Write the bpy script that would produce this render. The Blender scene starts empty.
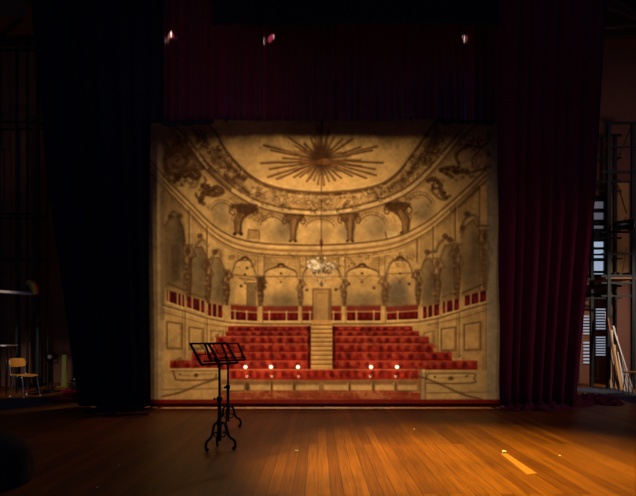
import bpy, bmesh, math, random
import numpy as np
from mathutils import Vector, Matrix
random.seed(7)
sc = bpy.context.scene
COL = sc.collection
F = 560.0; CX = 318.0; HY = 335.0; CH = 1.4      # focal px, centre x, horizon y, camera height

def P(px, py, d):
    return Vector(((px - CX) * d / F, d, CH - (py - HY) * d / F))
def G(px, py, z=0.0):
    d = (CH - z) * F / (py - HY)
    return Vector(((px - CX) * d / F, d, z))

# ------------------------------------------------------------------ materials
def lin(c):
    return tuple(((x / 255) / 12.92 if x <= 10 else (((x / 255) + .055) / 1.055) ** 2.4) for x in c)
def mat(name, rgb, rough=.6, metal=0, spec=.5, sheen=0, vary=0, vscale=6, bump=0, bscale=40, emit=None, estr=0, stretch=(1,1,1)):
    m = bpy.data.materials.new(name); m.use_nodes = True
    nt = m.node_tree; b = nt.nodes['Principled BSDF']
    c = lin(rgb)
    b.inputs['Base Color'].default_value = (*c, 1)
    b.inputs['Roughness'].default_value = rough
    b.inputs['Metallic'].default_value = metal
    b.inputs['Specular IOR Level'].default_value = spec
    b.inputs['Sheen Weight'].default_value = sheen
    if vary or bump:
        tc = nt.nodes.new('ShaderNodeTexCoord'); mp = nt.nodes.new('ShaderNodeMapping')
        mp.inputs['Scale'].default_value = stretch
        nt.links.new(tc.outputs['Object'], mp.inputs[0])
    if vary:
        n = nt.nodes.new('ShaderNodeTexNoise'); n.inputs['Scale'].default_value = vscale; n.inputs['Detail'].default_value = 5
        nt.links.new(mp.outputs[0], n.inputs['Vector'])
        mx = nt.nodes.new('ShaderNodeMix'); mx.data_type = 'RGBA'
        mx.inputs[6].default_value = (*[x * (1 - vary) for x in c], 1)
        mx.inputs[7].default_value = (*[min(1, x * (1 + vary)) for x in c], 1)
        nt.links.new(n.outputs['Fac'], mx.inputs[0]); nt.links.new(mx.outputs[2], b.inputs['Base Color'])
    if bump:
        n2 = nt.nodes.new('ShaderNodeTexNoise'); n2.inputs['Scale'].default_value = bscale
        nt.links.new(mp.outputs[0], n2.inputs['Vector'])
        bp = nt.nodes.new('ShaderNodeBump'); bp.inputs['Strength'].default_value = bump; bp.inputs['Distance'].default_value = .01
        nt.links.new(n2.outputs['Fac'], bp.inputs['Height']); nt.links.new(bp.outputs[0], b.inputs['Normal'])
    if emit:
        b.inputs['Emission Color'].default_value = (*lin(emit), 1); b.inputs['Emission Strength'].default_value = estr
    return m

M = {}
M['red_velvet'] = mat('red_velvet', (112, 20, 50), .24, spec=.9, sheen=.2, vary=.25, vscale=3, stretch=(4, 4, .4))
M['wine_velvet'] = mat('wine_velvet', (104, 26, 48), .8, spec=.12, sheen=.08, vary=.25, vscale=3, stretch=(4, 4, .4))
M['black_velvet'] = mat('black_velvet', (30, 34, 48), .9, spec=.1, sheen=.05, vary=.3, vscale=3, stretch=(4, 4, .4))
M['black_metal'] = mat('black_metal', (16, 17, 22), .35, metal=.3)
M['steel'] = mat('dark_steel', (26, 38, 44), .6, metal=.4, vary=.3)
M['chrome'] = mat('chrome', (190, 200, 205), .25, metal=.9)
M['ply'] = mat('beech_plywood', (222, 150, 62), .45, vary=.15, vscale=5, stretch=(1, 8, 8))
M['pale_wood'] = mat('pale_timber', (205, 165, 110), .6, vary=.2, vscale=6, stretch=(6, 6, .6))
M['white_wood'] = mat('painted_timber', (215, 210, 205), .6, vary=.15)
M['brown_wood'] = mat('brown_timber', (130, 80, 45), .6, vary=.25)
M['wall'] = mat('brown_plaster', (120, 82, 70), .85, vary=.25, vscale=1.5, bump=.3)
M['wall_dark'] = mat('dark_brick', (58, 50, 52), .9, vary=.35, vscale=2, bump=.4)
M['mat_blue'] = mat('blue_grey_linoleum', (84, 96, 120), .8, vary=.2, vscale=3)
M['pipe'] = mat('pale_pipe', (205, 190, 190), .4, metal=.1)
M['hem'] = mat('dark_hem', (70, 22, 26), .8)
M['black'] = mat('black_fabric', (12, 13, 20), .9, vary=.3, bump=.5, bscale=20)
M['yellow_rag'] = mat('yellow_cloth', (225, 190, 70), .9, vary=.2)
M['orange_rag'] = mat('orange_cloth', (205, 80, 40), .9, vary=.2)
M['green'] = mat('yellow_green_paint', (120, 120, 52), .6, vary=.2)
M['red_cable'] = mat('red_rubber', (190, 25, 60), .5)
M['white'] = mat('white_paper', (230, 225, 215), .8)
M['glassday'] = mat('daylight_glass', (150, 165, 190), .3, emit=(170, 186, 212), estr=.75)
M['glassdim'] = mat('dim_daylight_glass', (110, 110, 118), .3, emit=(92, 92, 104), estr=.7)
M['lampglow'] = mat('lit_bulb', (255, 220, 170), .5, emit=(255, 226, 180), estr=36)
M['reflected_glow'] = mat('reflected_bulb_glow', (255, 210, 150), .5, emit=(255, 214, 160), estr=7)  # emissive tone for the fainter reflected glow under each bulb
M['rose_lens'] = mat('lamp_lens', (90, 80, 84), .25, emit=(200, 190, 200), estr=.02)
M['stripe_light'] = mat('light_stripe', (130, 135, 150), .3, emit=(150, 158, 176), estr=.8)  # emissive stripes imitating slatted light cast on the door
M['canvas'] = mat('scenery_canvas', (176, 140, 92), .9, vary=.4, vscale=2.2)
M['canvas_dark'] = mat('scenery_brown_paint', (112, 66, 44), .9, vary=.3)
M['door'] = mat('brown_door', (128, 84, 66), .6, vary=.15)

def floor_material():
    m = bpy.data.materials.new('stage_boards'); m.use_nodes = True
    nt = m.node_tree; b = nt.nodes['Principled BSDF']; N = nt.nodes.new; L = nt.links.new
    tc = N('ShaderNodeTexCoord'); mp = N('ShaderNodeMapping'); mp.inputs['Rotation'].default_value = (0, 0, math.radians(90))
    L(tc.outputs['Object'], mp.inputs[0])
    br = N('ShaderNodeTexBrick'); br.inputs['Scale'].default_value = 1
    br.inputs['Brick Width'].default_value = 3.6; br.inputs['Row Height'].default_value = .115
    br.inputs['Mortar Size'].default_value = .0022; br.inputs['Mortar Smooth'].default_value = .2
    br.offset = .37; br.inputs['Bias'].default_value = -.1
    br.inputs['Color1'].default_value = (*lin((150, 84, 26)), 1); br.inputs['Color2'].default_value = (*lin((112, 56, 16)), 1)
    br.inputs['Mortar'].default_value = (*lin((40, 20, 10)), 1)
    L(mp.outputs[0], br.inputs['Vector'])
    mp2 = N('ShaderNodeMapping'); mp2.inputs['Scale'].default_value = (28, .9, 1); L(tc.outputs['Object'], mp2.inputs[0])
    gr = N('ShaderNodeTexNoise'); gr.inputs['Scale'].default_value = 1.4; gr.inputs['Detail'].default_value = 6; gr.inputs['Roughness'].default_value = .65
    L(mp2.outputs[0], gr.inputs['Vector'])
    rp = N('ShaderNodeMapRange'); rp.inputs[1].default_value = .3; rp.inputs[2].default_value = .72; rp.inputs[3].default_value = .62; rp.inputs[4].default_value = 1.3
    L(gr.outputs['Fac'], rp.inputs[0])
    ml = N('ShaderNodeMix'); ml.data_type = 'RGBA'; ml.blend_type = 'MULTIPLY'; ml.inputs[0].default_value = 1
    L(br.outputs['Color'], ml.inputs[6]); L(rp.outputs[0], ml.inputs[7])
    st = N('ShaderNodeTexNoise'); st.inputs['Scale'].default_value = .8; st.inputs['Detail'].default_value = 7; L(tc.outputs['Object'], st.inputs['Vector'])
    rs = N('ShaderNodeMapRange'); rs.inputs[1].default_value = .35; rs.inputs[2].default_value = .65; rs.inputs[3].default_value = .75; rs.inputs[4].default_value = 1.15
    L(st.outputs['Fac'], rs.inputs[0])
    m2 = N('ShaderNodeMix'); m2.data_type = 'RGBA'; m2.blend_type = 'MULTIPLY'; m2.inputs[0].default_value = 1
    L(ml.outputs[2], m2.inputs[6]); L(rs.outputs[0], m2.inputs[7])
    # scratches
    mp3 = N('ShaderNodeMapping'); mp3.inputs['Scale'].default_value = (6, 1.6, 1); mp3.inputs['Rotation'].default_value = (0, 0, .5); L(tc.outputs['Object'], mp3.inputs[0])
    scn = N('ShaderNodeTexNoise'); scn.inputs['Scale'].default_value = 3.2; scn.inputs['Detail'].default_value = 9; scn.inputs['Roughness'].default_value = .8; L(mp3.outputs[0], scn.inputs['Vector'])
    rc = N('ShaderNodeMapRange'); rc.inputs[1].default_value = .66; rc.inputs[2].default_value = .74; rc.inputs[3].default_value = 0; rc.inputs[4].default_value = .35
    L(scn.outputs['Fac'], rc.inputs[0])
    m3 = N('ShaderNodeMix'); m3.data_type = 'RGBA'; L(rc.outputs[0], m3.inputs[0]); L(m2.outputs[2], m3.inputs[6]); m3.inputs[7].default_value = (*lin((170, 120, 66)), 1)
    L(m3.outputs[2], b.inputs['Base Color'])
    b.inputs['Roughness'].default_value = .42; b.inputs['Specular IOR Level'].default_value = .35
    rr = N('ShaderNodeMapRange'); rr.inputs[3].default_value = .34; rr.inputs[4].default_value = .55; L(gr.outputs['Fac'], rr.inputs[0]); L(rr.outputs[0], b.inputs['Roughness'])
    bp = N('ShaderNodeBump'); bp.inputs['Strength'].default_value = .25; bp.inputs['Distance'].default_value = .003
    L(br.outputs['Fac'], bp.inputs['Height']); bp.invert = True; L(bp.outputs[0], b.inputs['Normal'])
    return m
M['boards'] = floor_material()

# ------------------------------------------------------------------ helpers
def obj(name, bm, m, parent=None, smooth=False, bevel=0):
    me = bpy.data.meshes.new(name); bmesh.ops.recalc_face_normals(bm, faces=bm.faces[:]); bm.to_mesh(me); bm.free()
    if smooth:
        for p in me.polygons: p.use_smooth = True
    for mm in (m if isinstance(m, list) else [m]): me.materials.append(mm)
    o = bpy.data.objects.new(name, me); COL.objects.link(o)
    if bevel:
        md = o.modifiers.new('bevel', 'BEVEL'); md.width = bevel; md.segments = 2; md.limit_method = 'ANGLE'
    if parent is not None: o.parent = parent
    return o
def thing(name, label, cat, loc=(0, 0, 0), rz=0, group=None):
    o = bpy.data.objects.new(name, None); COL.objects.link(o); o.location = loc; o.rotation_euler = (0, 0, rz)
    o['label'] = label; o['category'] = cat
    if group: o['group'] = group
    return o
def tag(o, label, cat, group=None):
    o['label'] = label; o['category'] = cat
    if group: o['group'] = group
    return o
def struct(o): o['kind'] = 'structure'; return o
def box(bm, c, s, rot=None):
    mtx = Matrix.Translation(c)
    if rot is not None: mtx = mtx @ rot
    mtx = mtx @ Matrix.Diagonal((s[0], s[1], s[2], 1))
    bmesh.ops.create_cube(bm, size=1, matrix=mtx)
def tube(bm, pts, r, n=8, cap=True):
    pts = [Vector(p) for p in pts]; rs = r if isinstance(r, (list, tuple)) else [r] * len(pts)
    rings = []; up = None
    for i, p in enumerate(pts):
        t = (pts[min(i + 1, len(pts) - 1)] - pts[max(i - 1, 0)]).normalized()
        if up is None:
            up = Vector((0, 0, 1)) if abs(t.z) < .9 else Vector((1, 0, 0))
        a = t.cross(up).normalized(); bb = a.cross(t).normalized(); up = bb
        rings.append([bm.verts.new(p + (a * math.cos(2 * math.pi * k / n) + bb * math.sin(2 * math.pi * k / n)) * rs[i]) for k in range(n)])
    for i in range(len(rings) - 1):
        for k in range(n):
            bm.faces.new((rings[i][k], rings[i][(k + 1) % n], rings[i + 1][(k + 1) % n], rings[i + 1][k]))
    if cap:
        bm.faces.new(rings[0][::-1]); bm.faces.new(rings[-1])
def bar(bm, a, b, w, t=None):
    a = Vector(a); b = Vector(b); d = b - a; t = t or w
    q = d.to_track_quat('Z', 'Y').to_matrix().to_4x4()
    box(bm, (a + b) / 2, (w, t, d.length), q)
def lathe(bm, prof, c=(0, 0, 0), n=20):
    c = Vector(c); rings = []
    for r, z in prof:
        rings.append([bm.verts.new(c + Vector((r * math.cos(2 * math.pi * k / n), r * math.sin(2 * math.pi * k / n), z))) for k in range(n)])
    for i in range(len(rings) - 1):
        for k in range(n):
            bm.faces.new((rings[i][k], rings[i][(k + 1) % n], rings[i + 1][(k + 1) % n], rings[i + 1][k]))
    bm.faces.new(rings[0][::-1]); bm.faces.new(rings[-1])
def smooth_pts(pts, k=6):
    pts = [np.array(p, float) for p in pts]; out = []
    for i in range(len(pts) - 1):
        p0 = pts[max(i - 1, 0)]; p1 = pts[i]; p2 = pts[i + 1]; p3 = pts[min(i + 2, len(pts) - 1)]
        for j in range(k):
            t = j / k
            out.append(.5 * ((2 * p1) + (-p0 + p2) * t + (2 * p0 - 5 * p1 + 4 * p2 - p3) * t * t + (-p0 + 3 * p1 - 3 * p2 + p3) * t ** 3))
    out.append(pts[-1]); return out

# ------------------------------------------------------------------ setting
bm = bmesh.new()
vs = [bm.verts.new(v) for v in ((-10.5, -2, 0), (10.5, -2, 0), (10.5, 17, 0), (-10.5, 17, 0))]; bm.faces.new(vs)
r = bmesh.ops.extrude_face_region(bm, geom=bm.faces[:]); bmesh.ops.translate(bm, vec=(0, 0, -.1), verts=[v for v in r['geom'] if isinstance(v, bmesh.types.BMVert)])
struct(obj('floor', bm, M['boards']))
bm = bmesh.new(); box(bm, (0, 16.6, 4.9), (21, .2, 10)); struct(obj('wall_back', bm, M['wall']))
bm = bmesh.new(); box(bm, (-10.4, 7.5, 4.9), (.2, 19, 10)); struct(obj('wall_left', bm, M['wall_dark']))
bm = bmesh.new(); box(bm, (10.4, 7.5, 4.9), (.2, 19, 10)); struct(obj('wall_right', bm, M['wall_dark']))
bm = bmesh.new(); box(bm, (0, 7.5, 9.95), (21, 19, .1)); struct(obj('ceiling', bm, M['wall_dark']))

# ------------------------------------------------------------------ curtains
def curtain(name, m, d, left, right, zb, zt, fold, amp, label, cat, seed=1, flare=0.0, rows=26, thick=.012):
    """left/right: functions of height fraction v (0 bottom) giving x."""
    rng = np.random.RandomState(seed)
    W = abs(right(.5) - left(.5)); nf = W / fold
    n = int(nf * 12)
    ph = rng.uniform(-.35, .35, int(nf) + 3); am = rng.uniform(.45, 1.25, int(nf) + 3)
    bm = bmesh.new(); grid = []
    for j in range(rows + 1):
        v = j / rows; row = []; z = zb + (zt - zb) * v
        xl = left(v); xr = right(v)
        for i in range(n + 1):
            u = i / n; k = u * nf; ki = int(k); fr = k - ki
            a = am[ki] * (1 - fr) + am[ki + 1] * fr; p = ph[ki] * (1 - fr) + ph[ki + 1] * fr
            ang = 2 * math.pi * (k + p) + .25 * math.sin(3 * v + ki)
            y = d + amp * a * (math.sin(ang) + .25 * math.sin(2 * ang + 1)) * (1 + flare * (1 - v)) + .03 * math.sin(k * .7 + 2 * v)
            x = xl + (xr - xl) * u + .25 * amp * math.cos(ang)
            row.append(bm.verts.new((x, y, z)))
        grid.append(row)
    for j in range(rows):
        for i in range(n):
            bm.faces.new((grid[j][i], grid[j][i + 1], grid[j + 1][i + 1], grid[j + 1][i]))
    o = obj(name, bm, m, None, True)
    sd = o.modifiers.new('thick', 'SOLIDIFY'); sd.thickness = thick; sd.offset = 0
    return tag(o, label, cat)
def pool(parent, m, path, w, h, seed):
    """crumpled cloth heaped on the floor along a path"""
    rng = np.random.RandomState(seed); pts = smooth_pts(path, 14); bm = bmesh.new(); rows = []
    K = 18
    ph = rng.uniform(0, 6.28, 6)
    for i, p in enumerate(pts):
        s = i / (len(pts) - 1); t = (pts[min(i + 1, len(pts) - 1)] - pts[max(i - 1, 0)]); t /= np.linalg.norm(t); nrm = np.array([-t[1], t[0]])
        env = max(.12, math.sin(math.pi * min(1, max(0, s))) ** .4)
        ww = w * env * (1 + .3 * math.sin(s * 23 + ph[0]) + .2 * math.sin(s * 51 + ph[1])); row = []
        for k in range(K + 1):
            q = k / K * 2 - 1
            z = h * env * (1 - q * q) ** .6 * (.6 + .3 * math.sin(s * 40 + q * 4 + ph[2]) + .25 * math.sin(s * 83 - q * 6 + ph[3]) + .12 * math.sin(s * 150 + q * 9))
            c = p + nrm * q * ww
            row.append(bm.verts.new((c[0] + .02 * math.sin(k * 3 + i), c[1], max(.004, z) if 0 < k < K else .002)))
        rows.append(row)
    for i in range(len(rows) - 1):
        for k in range(K):
            bm.faces.new((rows[i][k], rows[i][k + 1], rows[i + 1][k + 1], rows[i + 1][k]))
        bm.faces.new((rows[i][K], rows[i][0], rows[i + 1][0], rows[i + 1][K]))
    bm.faces.new(rows[0]); bm.faces.new(rows[-1])
    return obj('pooled_hem', bm, m, parent, True)

s11 = 11.05 / F
lx = lambda px, d=11.05: (px - CX) * d / F
lg = lambda px: lx(px, 10.88)
def interp(a, b, c):      # bottom, mid, top px
    return lambda v: lg(a + (b - a) * min(1, v * 2) if v < .5 else b + (c - b) * (v - .5) * 2)
ll = curtain('leg_curtain', M['black_velvet'], 10.88, interp(77, 46, 26), lambda v: lg(164.5), .02, 8.4, .26, .08,
             'black full height stage curtain left of the painted backdrop', 'curtain', 3, 0)
rl = curtain('leg_curtain', M['wine_velvet'], 10.88, lambda v: lg(488.5), interp(577, 598, 610), .02, 8.4, .25, .085,
             'dark wine red velvet stage curtain hanging right of the painted backdrop', 'curtain', 5, 0)
val = curtain('house_curtain', M['red_velvet'], 11.45, lambda v: (140 - CX) * 11.45 / F, lambda v: (505 - CX) * 11.45 / F, 5.52, 8.4, .17, .05,
              'raised red satin curtain above and behind the painted backdrop', 'curtain', 11, .1)
bd = curtain('border_curtain', M['black'], 10.2, lambda v: (212 - CX) * 10.2 / F, lambda v: (500 - CX) * 10.2 / F, 7.05, 8.6, .5, .03,
             'black border curtain across the top of the stage opening', 'curtain', 15)
def xy(px, py): g = G(px, py); return (g.x, g.y)
pool(rl, M['wine_velvet'], [xy(503, 410.5), xy(515, 409.5), xy(540, 409), xy(562, 406.5), xy(580, 403), xy(600, 403), xy(617, 406)], .3, .13, 4)
pool(rl, M['wine_velvet'], [xy(572, 400), xy(590, 399.5), xy(606, 402), xy(616, 405)], .24, .15, 8)
pool(ll, M['black_velvet'], [xy(76, 401), xy(100, 405), xy(125, 406), xy(146, 407)], .26, .13, 5)
pool(ll, M['black_velvet'], [xy(84, 413), xy(110, 411), xy(130, 410), xy(146, 410)], .2, .1, 9)
# track that carries the curtains
bm = bmesh.new(); box(bm, (1.2, 10.83, 8.46), (14, .12, .1)); box(bm, (0, 11.45, 8.46), (8, .1, .1)); [box(bm, (x, 11.14, 8.53), (.05, .8, .05)) for x in (-3, 0, 3)]
for x in (-5, -1.6, 1.6, 5, 8): tube(bm, [(x, 10.83, 8.5), (x, 10.83, 9.9)], .015, 6)
tag(obj('curtain_track', bm, M['steel']), 'dark curtain track above the stage curtains', 'track')
bm = bmesh.new(); tube(bm, [(-2.2, 10.2, 8.66), (3.6, 10.2, 8.66)], .03)
for x in (-1.7, .8, 3.2): tube(bm, [(x, 10.2, 8.6), (x, 10.2, 9.9)], .01, 6)
tag(obj('border_batten', bm, M['steel']), 'pipe holding the black border curtain high up', 'pipe')

# ------------------------------------------------------------------ painted backdrop
S = 1.9
X0, X1, Y0, Y1 = 150.0, 498.6, 119.5, 407.0
nx = int((X1 - X0) * S) + 1; ny = int((Y1 - Y0) * S) + 1
XX, YY = np.meshgrid(np.linspace(X0, X1, nx), np.linspace(Y0, Y1, ny))
IMG = np.zeros((ny, nx, 3))
def noise2(cell, seed, cx=1.0):
    r = np.random.RandomState(seed); gw = int((X1 - X0) / (cell * cx)) + 3; gh = int((Y1 - Y0) / cell) + 3
    g = r.rand(gh, gw); u = (XX - X0) / (cell * cx); v = (YY - Y0) / cell
    iu = u.astype(int); iv = v.astype(int); fu = u - iu; fv = v - iv; fu = fu * fu * (3 - 2 * fu); fv = fv * fv * (3 - 2 * fv)
    return (g[iv, iu] * (1 - fu) + g[iv, iu + 1] * fu) * (1 - fv) + (g[iv + 1, iu] * (1 - fu) + g[iv + 1, iu + 1] * fu) * fv
def fbm(cell, seed, oct=4, cx=1.0):
    o = 0; a = .5; t = 0
    for k in range(oct): o = o + a * noise2(cell / 2 ** k, seed + k, cx); t += a; a *= .55
    return o / t
def win(x0, y0, x1, y1):
    i0 = max(0, int((x0 - X0) * S)); i1 = min(nx, int((x1 - X0) * S) + 2); j0 = max(0, int((y0 - Y0) * S)); j1 = min(ny, int((y1 - Y0) * S) + 2)
    return slice(j0, max(j0, j1)), slice(i0, max(i0, i1))
def paint(sl, mask, c, a=1.0):
    mk = (mask * a)[..., None]; IMG[sl] = IMG[sl] * (1 - mk) + np.array(c, float) / 255 * mk
def segd(x, y, pts):
    d = np.full(x.shape, 1e9)
    for (ax, ay), (bx, by) in zip(pts[:-1], pts[1:]):
        vx, vy = bx - ax, by - ay; L2 = vx * vx + vy * vy + 1e-9
        t = np.clip(((x - ax) * vx + (y - ay) * vy) / L2, 0, 1)
        d = np.minimum(d, np.hypot(x - ax - t * vx, y - ay - t * vy))
    return d
def line(pts, w, c, a=1.0, soft=.55, sm=False):
    soft = soft + .45; a = a * .82; w = w + .2
    if sm: pts = [tuple(p) for p in smooth_pts(pts, 6)]
    xs = [p[0] for p in pts]; ys = [p[1] for p in pts]; m = w + soft * 2 + 1
    sl = win(min(xs) - m, min(ys) - m, max(xs) + m, max(ys) + m)
    if XX[sl].size == 0: return
    d = segd(XX[sl], YY[sl], pts)
    paint(sl, np.clip((w / 2 + soft / 2 - d) / soft, 0, 1), c, a)
def poly(pts, c, a=1.0, soft=.6):
    xs = [p[0] for p in pts]; ys = [p[1] for p in pts]; m = soft * 2 + 1
    sl = win(min(xs) - m, min(ys) - m, max(xs) + m, max(ys) + m); x = XX[sl]; y = YY[sl]
    if x.size == 0: return
    ins = np.zeros(x.shape, bool); n = len(pts)
    for i in range(n):
        (ax, ay), (bx, by) = pts[i], pts[(i + 1) % n]
        if ay == by: continue
        ins ^= ((ay > y) != (by > y)) & (x < (bx - ax) * (y - ay) / (by - ay) + ax)
    d = segd(x, y, list(pts) + [pts[0]]); sd = np.where(ins, d, -d)
    paint(sl, np.clip(sd / soft + .5, 0, 1), c, a)
def rect(x0, y0, x1, y1, c, a=1.0, soft=.6): poly([(x0, y0), (x1, y0), (x1, y1), (x0, y1)], c, a, soft)
def ell(cx, cy, rx, ry, c, a=1.0, soft=.3, ang=0):
    R = max(rx, ry) * (1 + soft) + 1; sl = win(cx - R, cy - R, cx + R, cy + R); x = XX[sl] - cx; y = YY[sl] - cy
    if x.size == 0: return
    ca, sa = math.cos(ang), math.sin(ang); d = np.hypot((x * ca + y * sa) / rx, (-x * sa + y * ca) / ry)
    paint(sl, np.clip((1 + soft / 2 - d) / soft, 0, 1), c, a)
rp = random.Random(3)
DK = (66, 42, 26); MD = (124, 88, 52); LT = (236, 200, 138); CR = (206, 166, 104); GY = (112, 100, 82)
RD = (146, 42, 32); RD2 = (186, 84, 58); DR = (78, 20, 22); LN = (84, 58, 38)

base = np.array(CR) / 255
n1 = fbm(34, 1); n2 = fbm(9, 20, 3)
IMG[:] = base * (0.80 + .30 * n1 + .16 * (n2 - .5))[..., None]
# --- oval ceiling and its mouldings
oval = [(208, 119), (217, 135), (227, 152), (238, 165), (250, 176), (264, 184.5), (282, 190), (300, 192.5), (320, 193.5), (345, 192.5), (366, 189.5), (383, 184), (397, 174), (408, 160.5), (417, 148), (426, 136), (436, 122)]
corn1 = [(160, 108), (172, 124), (187, 142), (207, 168), (228, 187), (246, 199), (264, 206.5), (283, 211), (300, 212.8), (320, 213.5), (348, 211.5), (380, 203), (400, 195), (414, 186), (428, 173), (441, 159), (455, 142), (475, 118)]
corn2 = [(150, 166), (168, 186), (190, 208), (210, 228), (228, 240), (246, 246), (268, 249), (295, 250.3), (320, 250.3), (350, 249), (378, 246), (398, 241.5), (413, 235), (430, 225), (448, 210), (466, 194), (486, 175)]
O = [tuple(p) for p in smooth_pts(oval)]; C1 = [tuple(p) for p in smooth_pts(corn1)]; C2 = [tuple(p) for p in smooth_pts(corn2)]
poly(O, (214, 172, 108)); 
sl = win(*[210, 119, 436, 194])
# frieze between oval and cornice : dark garlands and putti
fr = C1 + O[::-1]
poly(fr, (188, 148, 92), .8)
def between(A, B, t, s):   # point at fraction s along, blend t
    i = int(s * (len(A) - 1)); j = int(s * (len(B) - 1))
    return (A[i][0] * (1 - t) + B[j][0] * t, A[i][1] * (1 - t) + B[j][1] * t)
for k in range(190):
    s = rp.uniform(.04, .96); t = rp.uniform(.22, .84); x, y = between(C1, O, t, s)
    edge = abs(s - .5) * 2; r = rp.uniform(1.0, 2.4 + 2.2 * edge)
    if x < 155 or y < 120: continue
    ell(x, y, r * rp.uniform(.8, 1.6), r * rp.uniform(.5, 1), DK if rp.random() < .65 else MD, rp.uniform(.25, .55) * (.55 + .5 * edge), .6, rp.uniform(0, 3))
for k in range(70):
    s = rp.uniform(.08, .92); t = rp.uniform(.25, .8); x, y = between(C1, O, t, s); r = rp.uniform(2, 4)
    line([(x + r * math.cos(a) * (1 - i * .12), y + r * .7 * math.sin(a) * (1 - i * .12)) for i, a in enumerate([rp.uniform(0, 6) + q * .9 for q in [0]] + [q * .9 for q in range(6)])], .8, LN, .45)
    ell(x + 1, y - 1, r * .5, r * .35, LT, .45, .7)
# bold dark masses left and right on the frieze
for pts, w in (([(199, 132), (207, 146), (214, 157), (222, 164), (232, 170), (242, 178)], 8), ([(196, 126), (203, 140)], 9), ([(224, 176), (236, 184), (248, 192)], 5),
               ([(438, 131), (432, 146), (428, 158)], 7), ([(424, 152), (414, 168), (402, 180), (392, 186)], 5), ([(372, 192), (384, 190)], 5)):
    line(pts, w, DK, .72, 3, True)
for x, y in ((238, 172), (230, 166), (244, 178), (226, 178), (258, 194), (274, 200), (284, 205), (378, 196), (390, 190), (404, 182), (425, 163), (431, 170)):
    ell(x, y, 3.6, 2.6, DK, .55, .6, .7)
# oval moulding lines
for dx, w, c, a in ((0, 5.2, MD, .85), (0, 2.6, DK, .75),):
    line(O, w, c, a, 1.0)
line([(x, y - 3.2) for x, y in O], 1.1, LT, .7)
line([(x, y + 3.4) for x, y in O], .9, LT, .35)
# cornice 1
line([(x, y + 2.5) for x, y in C1], 6.0, MD, .85, 1.5)
line([(x, y - .3) for x, y in C1], 3.2, LT, .95, .8)
line([(x + (1.6 if x < 320 else -1.6), y - 3.2) for x, y in C1], 1.9, DK, .8)
line([(x, y + 2.3) for x, y in C1], 1.0, DK, .7)
line([(x, y + 7) for x, y in C1], 4.5, (96, 68, 42), .5, 3); line([(x, y + 6) for x, y in C1], 1.0, LN, .6)
line([(209, 170), (219, 180), (230, 189)], 4, DK, .8, 1, True)
# --- gallery band between the cornices
g2 = [(x, y + 4) for x, y in C1] + [(x, y - 4) for x, y in C2][::-1]
poly(g2, (224, 182, 116), .55, 2)
for x, y, rx, ry in ((283, 229, 10, 12), (375, 226, 10, 12), (221, 211, 7, 11), (424, 208, 8, 10), (238, 222, 6, 10), (347, 232, 7, 8)):
    ell(x, y, rx, ry, GY, .45, 1.0)
# small door and paper on the gallery
rect(249, 229, 259, 239, MD, .5); line([(248, 239), (248.5, 229.5), (259.5, 231), (259.5, 239)], .9, LN, .9)
rect(386, 231, 397, 240, (250, 214, 150), .8); line([(385.5, 232), (387, 240)], 1.3, DK, .8)
# arches above gallery (ruled ribs)
for cx, cy, rx, ry in ((272, 228, 12, 11), (320, 230, 15, 11), (372, 226, 13, 11), (222, 214, 11, 11), (420, 207, 12, 12), (467, 160, 10, 14), (184, 186, 10, 12)):
    a0, a1 = math.pi * 1.08, math.pi * 1.92
    for q, (dr, a) in enumerate(((0, .75), (3, .45))):
        line([(cx + (rx + dr) * math.cos(t), cy + (ry + dr) * math.sin(t)) for t in np.linspace(a0, a1, 16)], .9, LN, a)
    for t in np.linspace(a0 + .2, a1 - .2, 11):
        line([(cx + rx * math.cos(t), cy + ry * math.sin(t)), (cx + (rx + 3.5) * math.cos(t), cy + (ry + 3.5) * math.sin(t))], .5, LN, .45)
    ell(cx - 1, cy - 1, rx * .6, ry * .6, LT, .35, .9)
# corbels: scrolled brackets
def corbel(x, y, h, w, lean=0, a=.9):
    bx = x + lean; B = (112, 80, 48)
    L_ = [tuple(p) for p in smooth_pts([(x - w * .75, y), (x - w * .42, y + h * .22), (bx - w * .24, y + h * .5), (bx - w * .17, y + h)], 5)]
    R_ = [tuple(p) for p in smooth_pts([(x + w * .75, y), (x + w * .42, y + h * .22), (bx + w * .26, y + h * .5), (bx + w * .19, y + h)], 5)]
    poly(L_ + R_[::-1], B, a, 1.2)
    poly([(x - w * .1, y + h * .1), (x + w * .16, y + h * .1), (bx + w * .08, y + h * .9), (bx - w * .1, y + h * .9)], (168, 128, 80), .6, 1.6)
    line(R_, 2.2, DK, a, .8); line(L_, 1.1, DK, a * .8, .6)
    for sgn in (-1, 1):
        line([(x + sgn * w * .55, y - h * .02), (x + sgn * w * .88, y + h * .1), (x + sgn * w * .9, y + h * .26), (x + sgn * w * .68, y + h * .32), (x + sgn * w * .6, y + h * .2)], 1.5, DK, a * .85, .7, True)
        line([(x + sgn * w * .25, y + h * .15), (bx + sgn * w * .42, y + h * .42), (bx + sgn * w * .3, y + h * .55)], 1.0, DK, a * .7, .7, True)
        ell(bx + sgn * w * .22, y + h, w * .13, w * .12, DK, a)
    line([(x - w * .8, y - 1), (x + w * .8, y - 1)], 2.0, DK, a * .8, 1.2)
def bushy(x, y, w, h, n):
    for k in range(n):
        a = rp.uniform(0, 6.28); r_ = rp.random() ** .6
        ell(x + w * r_ * math.cos(a), y + h * r_ * math.sin(a), rp.uniform(.8, 2.1), rp.uniform(.7, 1.6), rp.choice((DK, DK, (96, 64, 36), (190, 146, 88))), rp.uniform(.4, .85), .7)
bushy(294, 219, 10, 5, 34); bushy(349, 218, 10, 5, 34); bushy(245, 208, 14, 5, 46); bushy(398, 207, 14, 6, 46); bushy(209, 191, 10, 6, 30); bushy(439, 187, 8, 9, 34); bushy(178, 150, 13, 11, 50); bushy(180, 172, 16, 6, 44); bushy(472, 144, 14, 6, 34); bushy(452, 170, 12, 4, 26)
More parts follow.
